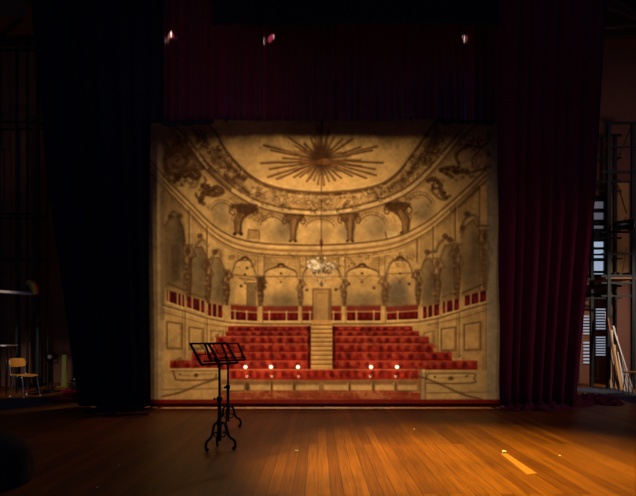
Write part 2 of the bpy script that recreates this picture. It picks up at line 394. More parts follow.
corbel(294, 216, 25, 12, -1); corbel(349, 215, 26, 12, 1)
corbel(244, 206, 28, 15, -6, .95); corbel(398, 205, 28, 15, 7, .9)
poly([(236, 205), (248, 205), (259, 208), (258, 213), (247, 215), (238, 213)], DK, .8, 1.5)
poly([(385, 204), (398, 200), (406, 206), (398, 211), (388, 211)], DK, .7, 1.5)
# strong scrolled figures on the left and right ends
for pts, w, a in (([(203, 186), (210, 190), (217, 188), (222, 192), (214, 195), (205, 193), (201, 200)], 5.5, .95), ([(201, 200), (197, 197), (196, 194)], 2.6, .9), ([(200, 202), (204, 204)], 3.5, .9),
                  ([(203, 186), (206, 181), (204, 177)], 2, .8), ([(428, 181), (434, 179), (440, 184), (441, 192), (446, 198)], 4.4, .9), ([(446, 198), (450, 196)], 2.4, .85), ([(434, 184), (432, 190), (437, 197), (444, 200)], 2.2, .7),
                  ([(441, 170), (450, 168), (456, 172), (466, 171)], 4.6, .85), ([(441, 170), (446, 173), (452, 177)], 4, .75), ([(459, 164), (456, 156), (462, 149), (470, 146), (480, 147), (488, 142)], 3, .8),
                  ([(178, 178), (184, 171), (192, 169), (199, 174), (196, 178), (190, 175)], 5, .95), ([(163, 184), (172, 183), (179, 176)], 4.5, .9), ([(166, 150), (174, 152), (181, 146)], 4, .85),
                  ([(173, 165), (180, 168), (187, 162), (184, 154)], 3.5, .8), ([(165, 143), (170, 148), (178, 141), (183, 148)], 3, .8), ([(164, 160), (168, 172), (176, 175)], 5, .7)):
    line(pts, w, DK, a, 1.4, True)
    line([(x - .6, y - 1.0) for x, y in pts], w * .25, MD, .5, .8, True)
for x, y in ((193, 165), (186, 150), (180, 150), (445, 172), (452, 170), (472, 140), (466, 170)):
    ell(x, y, 2.3, 1.9, (150, 108, 60), .85, .5); ell(x + 1.5, y + 1.2, 1.6, 1.2, DK, .6, .6)
poly([(163, 136), (188, 137), (196, 152), (190, 166), (176, 168), (163, 180)], (90, 56, 34), .5, 5)
for i in range(7):
    line([(181 + i * 2.2, 142 + i * 2.0), (191 + i * 2.6, 157 + i * 2.2)], .7, LN, .5)
# right end ruled vault and sunburst shell
for i in range(8):
    t = i / 7; line([(459 + t * 3, 150 + t * 14), (470 + t * 2, 146 + t * 14)], .5, LN, .55)
for i in range(9):
    a = math.pi * (1.1 + .8 * i / 8); line([(476 + 3 * math.cos(a), 145 + 3 * math.sin(a)), (476 + 9 * math.cos(a), 144 + 8 * math.sin(a))], .8, DK if i % 2 else (222, 170, 96), .7)
line([(473, 168), (472, 160), (477, 153), (484, 147)], 1.3, DK, .7, .6, True); line([(475, 168), (476, 160), (482, 153), (488, 148)], .8, LN, .6, .6, True)
line([(466, 174), (480, 170), (492, 166)], 2.4, DK, .7); line([(470, 178), (492, 174)], 1, LN, .7); line([(474, 184), (492, 179)], 1.4, LN, .6)
line([(470, 176), (492, 171)], 1.4, LT, .6)
# cornice 2 (broad band)
line(C2, 11, (190, 150, 92), 1, 1.2)
line([(x, y - 5.2) for x, y in C2], 1.6, DK, .8)
line([(x, y - 2.8) for x, y in C2], 2.2, LT, .7, 1)
line([(x, y + .6) for x, y in C2], 1.6, MD, .9, 1)
line([(x, y + 3.0) for x, y in C2], 1.5, LT, .5, .8)
line([(x, y + 5.6) for x, y in C2], 1.3, LN, .85)
line([(x, y + 8.2) for x, y in C2], .8, LN, .5)
line([(452, 211), (462, 203), (478, 187)], 4, (92, 72, 50), .6, 1.5)
# pilaster right of band
rect(480, 186, 487.5, 226, (218, 174, 108), .9, 1); line([(479.5, 188), (479, 226)], 1, LN, .8); line([(488, 186), (488, 226)], 1.4, GY, .8); line([(477, 226), (490, 226)], 1.8, LN, .8); line([(478, 229), (490, 229)], .8, LT, .8)
rect(160, 190, 164.5, 320, (90, 70, 48), .5, 2)
# spandrel wedges under cornice 2 : fine lattice
def lattice(pts, a=.33, step=2.2):
    xs = [p[0] for p in pts]; ys = [p[1] for p in pts]; x = min(xs)
    sl = win(min(xs), min(ys), max(xs), max(ys)); xx = XX[sl]; yy = YY[sl]; ins = np.zeros(xx.shape, bool); n = len(pts)
    for i in range(n):
        (ax, ay), (bx, by) = pts[i], pts[(i + 1) % n]
        if ay == by: continue
        ins ^= ((ay > yy) != (by > yy)) & (xx < (bx - ax) * (yy - ay) / (by - ay) + ax)
    g = (np.sin(yy * 2 * math.pi / step) > .1) | (np.sin(xx * 2 * math.pi / (step * 1.3)) > .5)
    paint(sl, (ins & g).astype(float), MD, a)
lattice([(170, 196), (188, 212), (187, 232), (176, 222), (170, 222)]); lattice([(190, 214), (204, 228), (204, 250), (190, 244)]); lattice([(434, 230), (450, 215), (451, 240), (436, 248)]); lattice([(457, 208), (474, 192), (472, 214), (458, 222)]); lattice([(415, 240), (432, 230), (432, 246), (420, 254)], .25)
for x0, y0, y1 in ((207, 228, 262), (189, 211, 250), (433, 227, 262), (455, 207, 240), (417, 240, 262)):
    line([(x0, y0), (x0, y1)], 1.6, LN, .7); line([(x0 + 2, y0), (x0 + 2, y1)], 1, LT, .45)
# pilasters and rays between arches, centre
for x in (261, 303, 342, 382):
    rect(x - 3, 257, x + 3, 277, (212, 170, 106), .8, .8); line([(x - 3, 257), (x - 3, 277)], .8, LN, .6); line([(x + 3, 257), (x + 3, 277)], .8, LN, .6); line([(x + 1, 257), (x + 1, 275)], .8, LT, .6)
arches = [(231, 278, 256, 259, 245), (264, 277, 297, 266, 281), (303, 277, 340, 264, 321), (346, 277, 379, 266, 362), (386, 277, 413, 259, 400)]
for xl, yb, xr, yt, xc in arches:
    pts = [(xl, yb), (xl + 1.5, yb - 5), (xl + 5.5, yt + 3.2), (xc - 3, yt + 1), (xc + 3, yt + 1), (xr - 5, yt + 3.6), (xr - 1, yb - 5), (xr, yb)]
    poly(pts, (224, 182, 112), .35, 1.5)
    line(pts, 2.0, LN, .85, .8, True); line([(x, y + 1.8) for x, y in pts], .8, LT, .6, .6, True)
    if xc != 321:
        ell(xc, yt - .6, 3.8, 2.4, DK, .9, .4); ell(xc, yt + .4, 2, 1, CR, .7); line([(xc - 6, yt + 1.5), (xc - 3, yt - 1)], 1.2, DK, .7); line([(xc + 6, yt + 1.5), (xc + 3, yt - 1)], 1.2, DK, .7)
        line([(xc - 8, yb - 3), (xc, yb + 3), (xc + 9, yb - 3)], .7, LN, .45, .6, True)
        ell(xc, yb - 3.5, 1.4, 1.2, DK, .8); ell(xc, yb + 5, 1.5, 1.3, DK, .55)
    for sg in (-1, 1):
        x0 = xl if sg < 0 else xr
        for q in range(4):
            line([(xc + sg * (7 + q * 3), yt - 1 + q * .6), (x0 - sg * (2 - q), 257 - (0 if abs(xc - 320) < 50 else 2))], .6, LN, .4)
line([(231, 274.5), (256, 277)], 1.2, LN, .8); line([(264, 276.5), (297, 276.5)], 1.1, LN, .75); line([(297, 276.5), (347, 276.5)], .8, LN, .5); line([(347, 276), (380, 276)], .8, LN, .55); line([(386, 274), (413, 273)], 1, LN, .6)
line([(240, 278), (254, 280)], 2, DK, .5, 1)
for x, y in ((241, 286), (265, 287), (307, 290), (336, 289.5), (374, 288), (349, 284), (409, 284), (247, 268)):
    ell(x, y, 1.6, 1.6, DK, .75, .5)
# shading behind boxes
ell(282, 301, 14, 8, GY, .5, 1.2); ell(362, 300, 13, 9, GY, .5, 1.2); ell(397, 296, 13, 14, (88, 78, 66), .65, 1.0); rect(247, 283, 256, 307, (106, 86, 60), .75, 1.5); line([(247, 307), (247, 283), (256, 283)], .9, LN, .8)
ell(398, 290, 8, 10, (92, 84, 76), .45, 1)
# side wall arches (niche tops, darker interiors)
for xc, yc, w, h in ((176, 258, 9, 38), (197, 272, 8, 28), (216, 280, 6, 22), (428, 281, 6, 24), (447, 273, 7, 32), (471, 262, 9, 38)):
    ell(xc, yc, w, h * .75, GY, .38, .8)
for pts in ([(170, 216), (174, 212), (180, 220), (184, 232), (184, 246)], [(461, 232), (464, 221), (470, 216), (476, 217), (480, 226)], [(436, 252), (440, 243), (448, 238), (454, 242)], [(425, 262), (428, 254), (434, 252)], [(196, 246), (202, 240), (208, 246)], [(212, 258), (218, 250), (222, 256)]):
    line(pts, 3.2, (88, 68, 46), .8, 1.3, True); line([(x + 1.5, y + 1.5) for x, y in pts], 1, LT, .4, .8, True)
for x, y in ((171, 217), (180, 216), (200, 236), (215, 252), (467, 214), (445, 236), (450, 240), (427, 252), (463, 228)):
    ell(x, y, 3.0, 2.6, DK, .7, .6)
poly([(176, 218), (183, 226), (186, 240), (185, 246), (180, 244), (178, 232)], (66, 52, 38), .7, 2)
# niches of the side walls
for q_ in ([(165, 226), (170, 217), (178, 217), (183, 230), (184, 292), (165, 287)], [(191, 258), (195, 248), (202, 247), (206, 256), (206, 300), (190, 295)], [(210, 268), (214, 258), (220, 258), (224, 268), (223, 304), (210, 301)],
           [(421, 270), (424, 261), (430, 258), (434, 266), (435, 304), (422, 306)], [(441, 256), (445, 246), (451, 244), (454, 254), (455, 298), (442, 302)], [(461, 238), (465, 226), (473, 220), (479, 230), (480, 290), (462, 296)]):
    poly(q_, (112, 90, 62), .62, 2.6); cx_ = sum(p[0] for p in q_) / 6; cy_ = sum(p[1] for p in q_) / 6
    ell(cx_ + 3, cy_ + 6, 5, 20, (84, 70, 54), .5, 1.2); ell(cx_ - 3, cy_ - 2, 4, 16, (176, 142, 92), .4, 1.2)
    line(q_[:5], 1.5, DK, .6, 1)
lattice([(230, 253), (262, 256), (262, 264), (246, 259), (232, 266)], .2, 2.6); lattice([(264, 256), (300, 257), (300, 272), (292, 267), (270, 267), (264, 272)], .22, 2.6); lattice([(344, 257), (380, 256), (380, 272), (372, 267), (352, 267), (344, 272)], .22, 2.6); lattice([(384, 256), (414, 250), (414, 258), (400, 260), (388, 266)], .22, 2.6)
# caryatids
def cary(x, y0, y1, w, a=.85, face=1):
    h = y1 - y0; B = (92, 64, 40)
    ell(x + w * .1, (y0 + y1) / 2, w * .75, h * .55, GY, .28, 1.1)
    rect(x - w * .45, y0 - h * .02, x + w * .45, y0 + h * .04, B, a * .7, 1)
    poly([(x - w * .42, y0 + h * .18), (x + w * .42, y0 + h * .18), (x + w * .32, y0 + h * .42), (x + w * .42, y0 + h * .56), (x + w * .3, y0 + h * .8), (x + w * .17, y1), (x - w * .17, y1), (x - w * .3, y0 + h * .78), (x - w * .42, y0 + h * .56), (x - w * .3, y0 + h * .42)], B, a * .95, 1.6)
    ell(x, y0 + h * .11, w * .28, h * .08, (80, 54, 34), a, .6)
    line([(x + face * w * .3, y0 + h * .24), (x + face * w * .75, y0 + h * .2), (x + face * w * .35, y0 + h * .05)], 1.8, B, a, .9)
    line([(x - face * w * .3, y0 + h * .24), (x - face * w * .6, y0 + h * .34), (x - face * w * .3, y0 + h * .46)], 1.6, B, a, .9)
    line([(x + w * .3, y0 + h * .22), (x + w * .2, y0 + h * .42), (x + w * .3, y0 + h * .56), (x + w * .1, y1)], 1.3, DK, a * .7, 1, True)
    for k in range(int(h / 3.2)):
        yy_ = y0 + h * .2 + k * 2.6; ell(x + rp.uniform(-.35, .35) * w, yy_, rp.uniform(.8, 1.8), rp.uniform(.7, 1.5), DK if k % 2 else (176, 134, 84), a * rp.uniform(.3, .7), .8)
    ell(x - face * w * .12, y0 + h * .27, w * .16, h * .06, LT, a * .45, .9)
cary(260.5, 276, 310, 8, .95); poly([(256, 277), (265, 277), (265, 290), (258, 291)], DK, .7, 1.5); cary(300.5, 279, 307, 7, .7); cary(344, 279, 307, 7, .75); cary(385, 276, 310, 9, .7, -1)
cary(226.5, 270, 305, 8.5, .95); cary(208, 259, 303, 9, .9, -1); cary(188, 245, 300, 11, .9); cary(418, 270, 305, 8, .8, -1); cary(437.5, 258, 305, 10, .8); cary(457, 244, 300, 11, .85, -1); cary(485, 230, 290, 12, .8, -1)
poly([(171, 245), (178, 245), (180, 280), (172, 282)], DK, .55, 3)
# --- red boxes of the first tier
def redbox(quad, posts, top=True):
    (xa, ya), (xb, yb), (xc, yc), (xd, yd) = quad     # tl tr br bl
    poly(quad, DR, 1, .7)
    if top: poly([(xa, ya), (xb, yb), (xb, yb + 4.5), (xa, ya + 4.5)], (128, 44, 36), 1, .6); line([(xa, ya + 5.6), (xb, yb + 5.6)], 1.5, (222, 170, 100), .9)
    for f in np.linspace(.1, .9, max(2, int((xb - xa) / 6))):
        x = xa + (xb - xa) * f; y = (ya + (yb - ya) * f) * .35 + (yd + (yc - yd) * f) * .65
        ell(x, y, 1.9, 2.6, (156, 34, 28), .6, .9)
    for f in posts:
        x = xa + (xb - xa) * f; y0 = ya + (yb - ya) * f + (5 if top else 0); y1 = yd + (yc - yd) * f
        line([(x, y0), (x, y1)], 1.5, LT, .9, .7)
    line([(xd, yd + 1), (xc, yc + 1)], 1.6, LT, .85)
    line([(xa - .5, ya - .8), (xb + .5, yb - .8)], 1.1, MD, .8)
redbox([(231, 305), (257, 307), (257, 321), (231, 319.5)], (.15, .6)); redbox([(262, 306.5), (298, 306.5), (298, 320.5), (262, 320.5)], (.2, .68)); redbox([(302.5, 306.5), (312.5, 306.5), (312.5, 320.5), (302.5, 320.5)], (.75,))
redbox([(331.5, 306.5), (341, 306.5), (341, 320.5), (331.5, 320.5)], (.2,)); redbox([(347, 306), (380.5, 306), (380.5, 320.5), (347, 320.5)], (.28, .8)); redbox([(387, 307), (418, 305), (418, 319), (387, 320)], (.35,))
redbox([(167, 290), (184, 295), (184, 307), (167, 301)], (.1, .62, .85), False); redbox([(187, 296), (204, 301), (204, 313), (187, 307)], (.3, .78), False); redbox([(208, 303), (222, 305.5), (222, 318), (208, 315.5)], (.28, .66), False)
redbox([(422, 307), (439, 304), (439, 315), (422, 319)], (.32, .66, .02), False); redbox([(443, 302), (459, 298.5), (459, 309.5), (443, 313.5)], (.2, .66), False); redbox([(465, 296), (486, 290), (486, 301), (465, 306)], (.28, .68), False)
line([(462, 293), (486, 283)], 1.8, DK, .7); line([(168, 283), (184, 290)], 1.4, DK, .7); line([(190, 293), (207, 299)], 1.3, DK, .6); line([(443, 297), (458, 292)], 1.3, DK, .6)
for x in (261, 300.3, 344, 384): rect(x - 2, 306, x + 2, 323, (214, 168, 104), .9, .8); line([(x + 1.6, 306), (x + 1.6, 323)], .8, LN, .7)
# door in the centre
rect(313, 289, 331, 324, (172, 134, 84), 1, .8); rect(315, 292, 329, 324, (184, 146, 92), .8, .7); line([(313, 324), (313, 289), (331, 289), (331, 324)], 1.3, LN, .7); line([(316, 323), (316, 293), (328.5, 293), (328.5, 323)], .8, MD, .7); rect(328.5, 290, 331, 324, MD, .6, 1)
# dado under boxes
line([(163, 305), (184, 311), (206, 318), (229, 322.5), (262, 324), (380, 324), (418, 322), (440, 318), (465, 310), (490, 303)], 1.4, LN, .75, .7); line([(163, 307), (184, 313), (206, 320), (229, 324.5), (262, 326), (380, 326), (418, 324), (440, 320), (465, 312), (490, 305)], 1.2, LT, .6)
line([(163, 312), (184, 318), (206, 324), (228, 327)], .9, LN, .6); line([(428, 325), (442, 322), (465, 317), (490, 309)], .9, LN, .6)
def panel(q, a=.8):
    line(list(q) + [q[0]], 1.4, LN, a, .8); (x0, y0), (x1, y1), (x2, y2), (x3, y3) = q
    line([(x0 + 1.8, y3 - 1.8), (x0 + 1.8, y0 + 1.8), (x1 - 1.6, y1 + 1.8)], .7, LT, .55); line([(x1 - 1.4, y1 + 2), (x1 - 1.4, y2 - 1.4), (x3 + 2, y3 - 1.4)], .9, MD, .7)
panel([(167, 321.5), (182, 324), (182, 349), (167, 348.5)]); panel([(189, 327), (203, 329), (203, 349), (189, 349)]); panel([(211, 330.5), (223, 331.5), (223, 344), (211, 344)], .6)
panel([(441.5, 329), (456, 327), (456, 350.5), (441.5, 351)]); panel([(464.5, 324.5), (481, 322), (481, 350), (464.5, 350.5)]); panel([(424, 333), (434, 331), (434, 344), (424, 344)], .5)
for x, a, b in ((185, 311, 358), (207, 319, 350), (226, 326, 335), (438, 320, 352), (459.5, 312, 356), (486, 303, 392)):
    line([(x, a), (x, b)], 1.2, LN, .55); line([(x - 2.5, a), (x - 2.5, b)], .8, LN, .35); line([(x + 1.6, a), (x + 1.6, b)], .9, LT, .5)
# --- seats
rows = [(326, 331, 228, 412.5), (331, 336, 226, 419), (336.5, 343.5, 216, 429), (344, 352, 212, 433.5), (352, 360.5, 192, 452), (360.5, 369.5, 170, 477.5)]
for i, (ya, yb, xl, xr) in enumerate(rows):
    for x0, x1 in ((xl, 310.5), (332.5, xr)):
        rect(x0, ya, x1, yb, RD if i > 1 else (120, 32, 28), 1, .6)
        rect(x0, ya + .3, x1, ya + 1.2, (214, 90, 56), .6, .6)
        rect(x0, yb - 1.3, x1, yb, (104, 16, 16), .75, .8)
        x = x0 + 4 + (i * 3.7) % 6
        while x < x1 - 2:
            ell(x, (ya + yb) / 2 + .5, 2.5, (yb - ya) * .36, (74, 12, 18), rp.uniform(.45, .85), .8)
            ell(x + 4.6, ya + 2.5, 2.6, (yb - ya) * .25, RD2, rp.uniform(.3, .7), .9); x += 10.6 * (.8 + .05 * i) + rp.uniform(-2, 2)
rect(307.5, 326, 311, 369, (54, 10, 14), .85, .8); rect(332, 326, 335.5, 369, (54, 10, 14), .8, .8)
rect(311, 320, 332.3, 369.5, (206, 158, 94), 1, .7)
y = 325.0; k = 0
while y < 369:
    st = 4.2 + k * .05; line([(311, y), (332.3, y)], 1.1, (94, 62, 36), .85, .6); rect(311, y + .7, 332.3, y + 1.8, (246, 206, 138), .75, .6); y += st; k += 1
for poly_ in ([(170, 361), (192, 353), (226, 327), (310, 327), (310, 369), (170, 369)], [(333, 327), (412, 327), (434, 345), (477, 361), (477, 369), (333, 369)]):
    SEATP = globals().setdefault('SEATP', []); SEATP.append(poly_)
# first row with ledge
poly([(229, 369.5), (419, 369.5), (419, 379.5), (320, 380.5), (229, 379.5)], (152, 42, 32), 1, .6); line([(229, 369.7), (419, 369.7)], 1.1, (222, 150, 90), .8)
for x in np.arange(234, 417, 8.2):
    ell(x + rp.uniform(-1, 1), 374.5, 2.4, 3.2, (78, 12, 16), rp.uniform(.3, .8), .8); ell(x + 4, 374, 2.6, 3, (214, 70, 40), rp.uniform(.2, .6), .9)
line([(222, 380.5), (320, 381.4), (420, 380.5)], 2.4, (150, 104, 66), 1, .8); line([(222, 382.2), (420, 382.2)], 1.2, DK, .7)
# parapet panels of the pit
poly([(219, 382), (421, 382), (421, 392), (320, 391), (219, 392)], (158, 118, 74), 1, .8)
for xa, xb in ((222, 244), (250, 270), (273, 292), (296, 319), (324, 348), (351, 371), (375, 393), (398, 417)):
    rect(xa, 384, xb, 390.5, (218, 178, 118), .9, .7); rect(xa, 382.6, xb, 385.2, (120, 84, 54), .6, 1.2); line([(xa, 391), (xb, 391)], 1, DK, .8)
for x in (247, 271.5, 294, 349.5, 373, 395.5): line([(x, 383.5), (x, 391)], 2, (86, 56, 36), .85, .8); line([(x - 1.6, 383), (x - 1.6, 391)], .9, LT, .7)
rect(244.5, 383, 249.5, 390, (70, 52, 38), .6, 1)
# pit floor, brown red sweep
poly([(219, 392), (250, 391), (320, 390.5), (395, 391), (421, 393), (424, 400), (215, 400)], (146, 70, 44), 1, 1)
for k in range(26):
    x = rp.uniform(222, 410); y = rp.uniform(391, 399); line([(x, y), (x + rp.uniform(12, 40), y + rp.uniform(-.6, .6))], rp.uniform(.8, 2), rp.choice([(196, 92, 54), (120, 30, 24), (178, 112, 70), (150, 36, 28)]), .5, 1)
line([(222, 397), (230, 393), (260, 391.6)], 1.3, (214, 150, 90), .6, .8, True)
# side boxes of the stage front
poly([(162, 369), (219, 368), (219, 399), (160, 399)], (204, 166, 106), 1, .8); line([(170, 369.2), (218, 368.8)], 1.6, LT, .9); line([(170, 371), (218, 370.6)], 1, LN, .6)
line([(173, 371), (175, 377), (179, 380), (212, 379.5), (216, 374)], 1.5, LN, .85, .7, True); line([(179, 375), (193, 376), (199, 374.5), (213, 374)], .7, LN, .6); ell(196, 375.3, 2.2, 1.9, DK, .8, .5); ell(180, 374, 1.2, 1, DK, .5)
line([(162, 389.5), (222, 388.5)], 1, LN, .6); line([(162, 396.5), (180, 392.5), (200, 384.5), (220, 378)], 1.9, LN, .85, .8, True)
poly([(420, 370.5), (489, 370.5), (492, 401), (420, 400)], (198, 166, 108), 1, .8)
line([(428, 373.5), (472, 373.5), (474, 378), (472, 383), (428, 383), (426.5, 378), (428, 373.5)], 1.4, LN, .8, .7, True); line([(438, 378), (470, 377)], .7, LN, .5); ell(451, 378.5, 2.8, 2, DK, .7, .5); ell(435, 377, 1.3, 1.3, DK, .7); ell(467, 376, 2, 1, DK, .5, .5, -.4)
rect(420, 369, 426, 400, (166, 136, 96), .9, .8); line([(420.3, 369), (420.3, 400)], 1, LN, .8); line([(425.5, 372), (425.5, 400)], 1, LN, .7); ell(424, 371, 1.4, 1.6, LT, .9); line([(424, 372), (424, 380)], 1.2, LT, .6)
line([(418, 377), (424, 378), (442, 385), (462, 394), (482, 399.5)], 1.9, LN, .85, .8, True); line([(427, 393), (491, 392)], 1, LN, .6); line([(422, 399), (490, 400)], 2, (150, 120, 84), .6)
# weak backlight painted in as bluish right margin and greyed left margin
rect(486.5, 119, 499, 403, (132, 132, 122), .55, 3); rect(149, 119, 163, 403, (150, 132, 112), .45, 3)
# sunburst
sun = (321, 160)
ends = [(264, 145, 2.2), (271, 150, 2), (261, 163, 2), (270, 169, 2), (268, 177, 2), (277, 179, 2), (283, 158, 1.8), (281, 163, 1.8), (290, 166, 1.6), (294, 171, 1.8), (289, 137, 2), (296, 146, 1.8), (300, 145, 1.6), (305, 143, 2), (311, 138, 2), (315, 135, 1.6), (294, 177, 1.8), (300, 177, 1.4), (307, 181, 1.8), (314, 180, 1.8), (318, 184, 1.6), (324, 185, 1.8), (329, 181, 1.6), (335, 180, 2), (341, 178, 1.6),
        (383, 162.5, 1.8), (375, 169, 1.6), (376, 175, 2), (366, 178, 1.8), (352, 176, 1.5), (377, 146, 2), (372, 150, 1.8), (360, 147, 1.6), (352, 139, 2), (342, 139, 1.8), (334, 137, 2), (329, 130, 1.6), (326, 138, 1.6), (360, 160, 2), (361, 166, 1.6), (318, 126, 2.2), (322, 122, 2)]
for x, y, w in ends:
    line([(sun[0] + (x - sun[0]) * .12, sun[1] + (y - sun[1]) * .12), (x, y)], w + .5, (112, 76, 44), .9, .9)
    line([(sun[0] + (x - sun[0]) * .5, sun[1] + (y - sun[1]) * .5 + .8), (x, y + .5)], .9, DK, .6, .6)
    line([(sun[0] + (x - sun[0]) * .3, sun[1] + (y - sun[1]) * .3 - 1.1), (x, y - 1.1)], .6, LT, .5)
for k in range(64):
    a_ = k / 64 * 2 * math.pi + rp.uniform(-.04, .04); L_ = rp.uniform(.5, 1.0)
    line([(sun[0] + 6 * math.cos(a_), sun[1] + 5 * math.sin(a_)), (sun[0] + 32 * L_ * math.cos(a_), sun[1] + 20 * L_ * math.sin(a_))], 1.5, (116, 80, 46) if k % 2 else (84, 56, 34), .7, .8)
    if k % 3 == 0: line([(sun[0] + 10 * math.cos(a_ + .05), sun[1] + 8 * math.sin(a_ + .05)), (sun[0] + 26 * L_ * math.cos(a_ + .05), sun[1] + 17 * L_ * math.sin(a_ + .05))], .8, LT, .55)
ell(sun[0], sun[1] - 3, 11, 12, (66, 42, 28), .9, .7); ell(sun[0] + 4, 161.5, 6, 3, (150, 100, 54), .8, .7)
line([(300, 162), (345, 163)], 3.5, (120, 78, 42), .7, 2)
# chandelier rod and chandelier
line([(321.4, 120), (321.4, 252)], 1.0, (84, 50, 34), .9); ell(321.4, 243, 1.8, 4.2, (92, 46, 34), .95, .4)
for k in range(16):
    a = k / 15 * 2 - 1; x = 321.5 + a * 13.5; y = 266 + abs(a) * -2 + (k % 3) * 2.5
    line([(321.5, 258), (321.5 + a * 6, 272), (x, y + 3), (x, y - 2)], .7, (84, 64, 44), .8, .6, True)
    line([(x, y), (x, y + 4)], .9, (240, 226, 200), .85); ell(x, y - 2, .9, 1.1, (250, 240, 215), .85, .5)
for r_, yy in ((12, 268), (8, 275), (4.5, 282)):
    line([(321.5 - r_, yy - 2), (321.5 - r_ * .6, yy + 2), (321.5, yy + 3), (321.5 + r_ * .6, yy + 2), (321.5 + r_, yy - 2)], 1, (90, 72, 52), .75, .6, True)
    for k in range(7):
        x = 321.5 - r_ + 2 * r_ * k / 6; line([(x, yy), (x, yy + 3.2)], .6, (236, 220, 190), .7)
ell(321.5, 262, 3, 6, (120, 92, 60), .7, .6); ell(321.5, 284, 1.5, 3, (96, 70, 44), .8)
for x, y, r_ in ((313, 261, 1.9), (315.5, 262.5, 1.5), (319, 266, 2.4), (322.5, 265.5, 1.9), (309.5, 266.5, 1.5), (315, 268, 1.5), (328, 264, 1.0), (333, 266, 1.0), (318, 258, .9), (325, 258, .9)):
    ell(x, y, r_, r_, (255, 250, 235), 1, .8)
ell(317, 264, 6, 4, (255, 236, 190), .45, 1.2); line([(309, 259), (316, 264)], .8, (255, 250, 235), .8); line([(316, 258), (311, 265)], .8, (255, 250, 235), .8)
# red border at the foot and dark hem
rect(149, 399.6, 500, 404, (112, 16, 20), 1, .9); rect(149, 403.2, 500, 408, (44, 8, 14), 1, .7)
def mottle(pts, a, cell=2.6, seed=5, thr=.52, col=DK):
    xs = [p[0] for p in pts]; ys = [p[1] for p in pts]; sl = win(min(xs), min(ys), max(xs), max(ys)); xx = XX[sl]; yy = YY[sl]; ins = np.zeros(xx.shape, bool); n = len(pts)
    for i in range(n):
        (ax, ay), (bx, by) = pts[i], pts[(i + 1) % n]
        if ay == by: continue
        ins ^= ((ay > yy) != (by > yy)) & (xx < (bx - ax) * (yy - ay) / (by - ay) + ax)
    g = np.clip((fbm(cell, seed, 3)[sl] - thr) / .12, 0, 1) * np.clip((fbm(cell * 4, seed + 9, 2)[sl] - .3) / .3, .15, 1)
    paint(sl, g * ins, col, a)
for q_ in SEATP + [[(229, 370), (419, 370), (419, 379), (229, 379)]]:
    mottle(q_, .3, 4.2, 85, .5, (206, 100, 66)); mottle(q_, .4, 3.6, 95, .54, (66, 20, 22))
mottle([(222, 391), (420, 391), (422, 399), (218, 399)], .55, 4, 105, .48, (200, 140, 90))
for x_, y_, rx_, ry_, a_ in ((285, 232, 13, 10, .4), (374, 230, 15, 11, .45), (222, 218, 8, 12, .4), (420, 212, 12, 12, .35), (281, 303, 15, 7, .4), (325, 233, 12, 7, .25), (362, 302, 14, 7, .4), (398, 300, 12, 8, .5), (176, 265, 9, 22, .4), (197, 280, 7, 18, .4), (470, 262, 12, 24, .4), (446, 280, 7, 20, .4), (428, 288, 5, 16, .35)):
    ell(x_, y_, rx_, ry_, (104, 84, 58), a_, 1.3)
mottle([(213, 190), (440, 190), (440, 225), (400, 243), (240, 243), (213, 225)], .22, 9, 115, .5, (120, 92, 58))
ring = C1 + O[::-1]
mottle(ring, .6, 3.4, 5); mottle(ring, .4, 2.2, 15, .5, LT)
mottle([(163, 128), (188, 138), (206, 168), (196, 190), (180, 186), (163, 186)], .7, 4, 25, .45); mottle([(440, 165), (470, 130), (492, 130), (492, 170), (452, 184)], .5, 3.6, 55, .48)
mottle([(228, 252), (414, 252), (414, 268), (228, 268)], .35, 2.4, 65, .5)
mottle([(207, 178), (260, 212), (384, 208), (440, 172), (446, 200), (400, 222), (250, 222), (200, 206)], .4, 3.6, 75, .52)
poly([(163, 123), (190, 123), (196, 168), (184, 184), (163, 190)], (84, 58, 38), .25, 8); poly([(163, 190), (182, 205), (184, 262), (163, 300)], (84, 66, 48), .4, 6)
# overall painterly breakup, drips under the header
br_ = fbm(3.2, 60, 3, 1); wash = fbm(16, 70, 3); drip = fbm(7, 90, 2, .6)
IMG *= (1 + .20 * (br_ - .5) + .22 * (wash - .5))[..., None]
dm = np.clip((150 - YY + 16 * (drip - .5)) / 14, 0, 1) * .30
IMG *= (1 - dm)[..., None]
for _ in range(1):
    Pd = np.pad(IMG, ((1, 1), (1, 1), (0, 0)), mode='edge'); Pd = (Pd[:-2] + 2 * Pd[1:-1] + Pd[2:]) / 4; IMG = (Pd[:, :-2] + 2 * Pd[:, 1:-1] + Pd[:, 2:]) / 4
IMG[:] = np.clip(IMG, 0, 1)

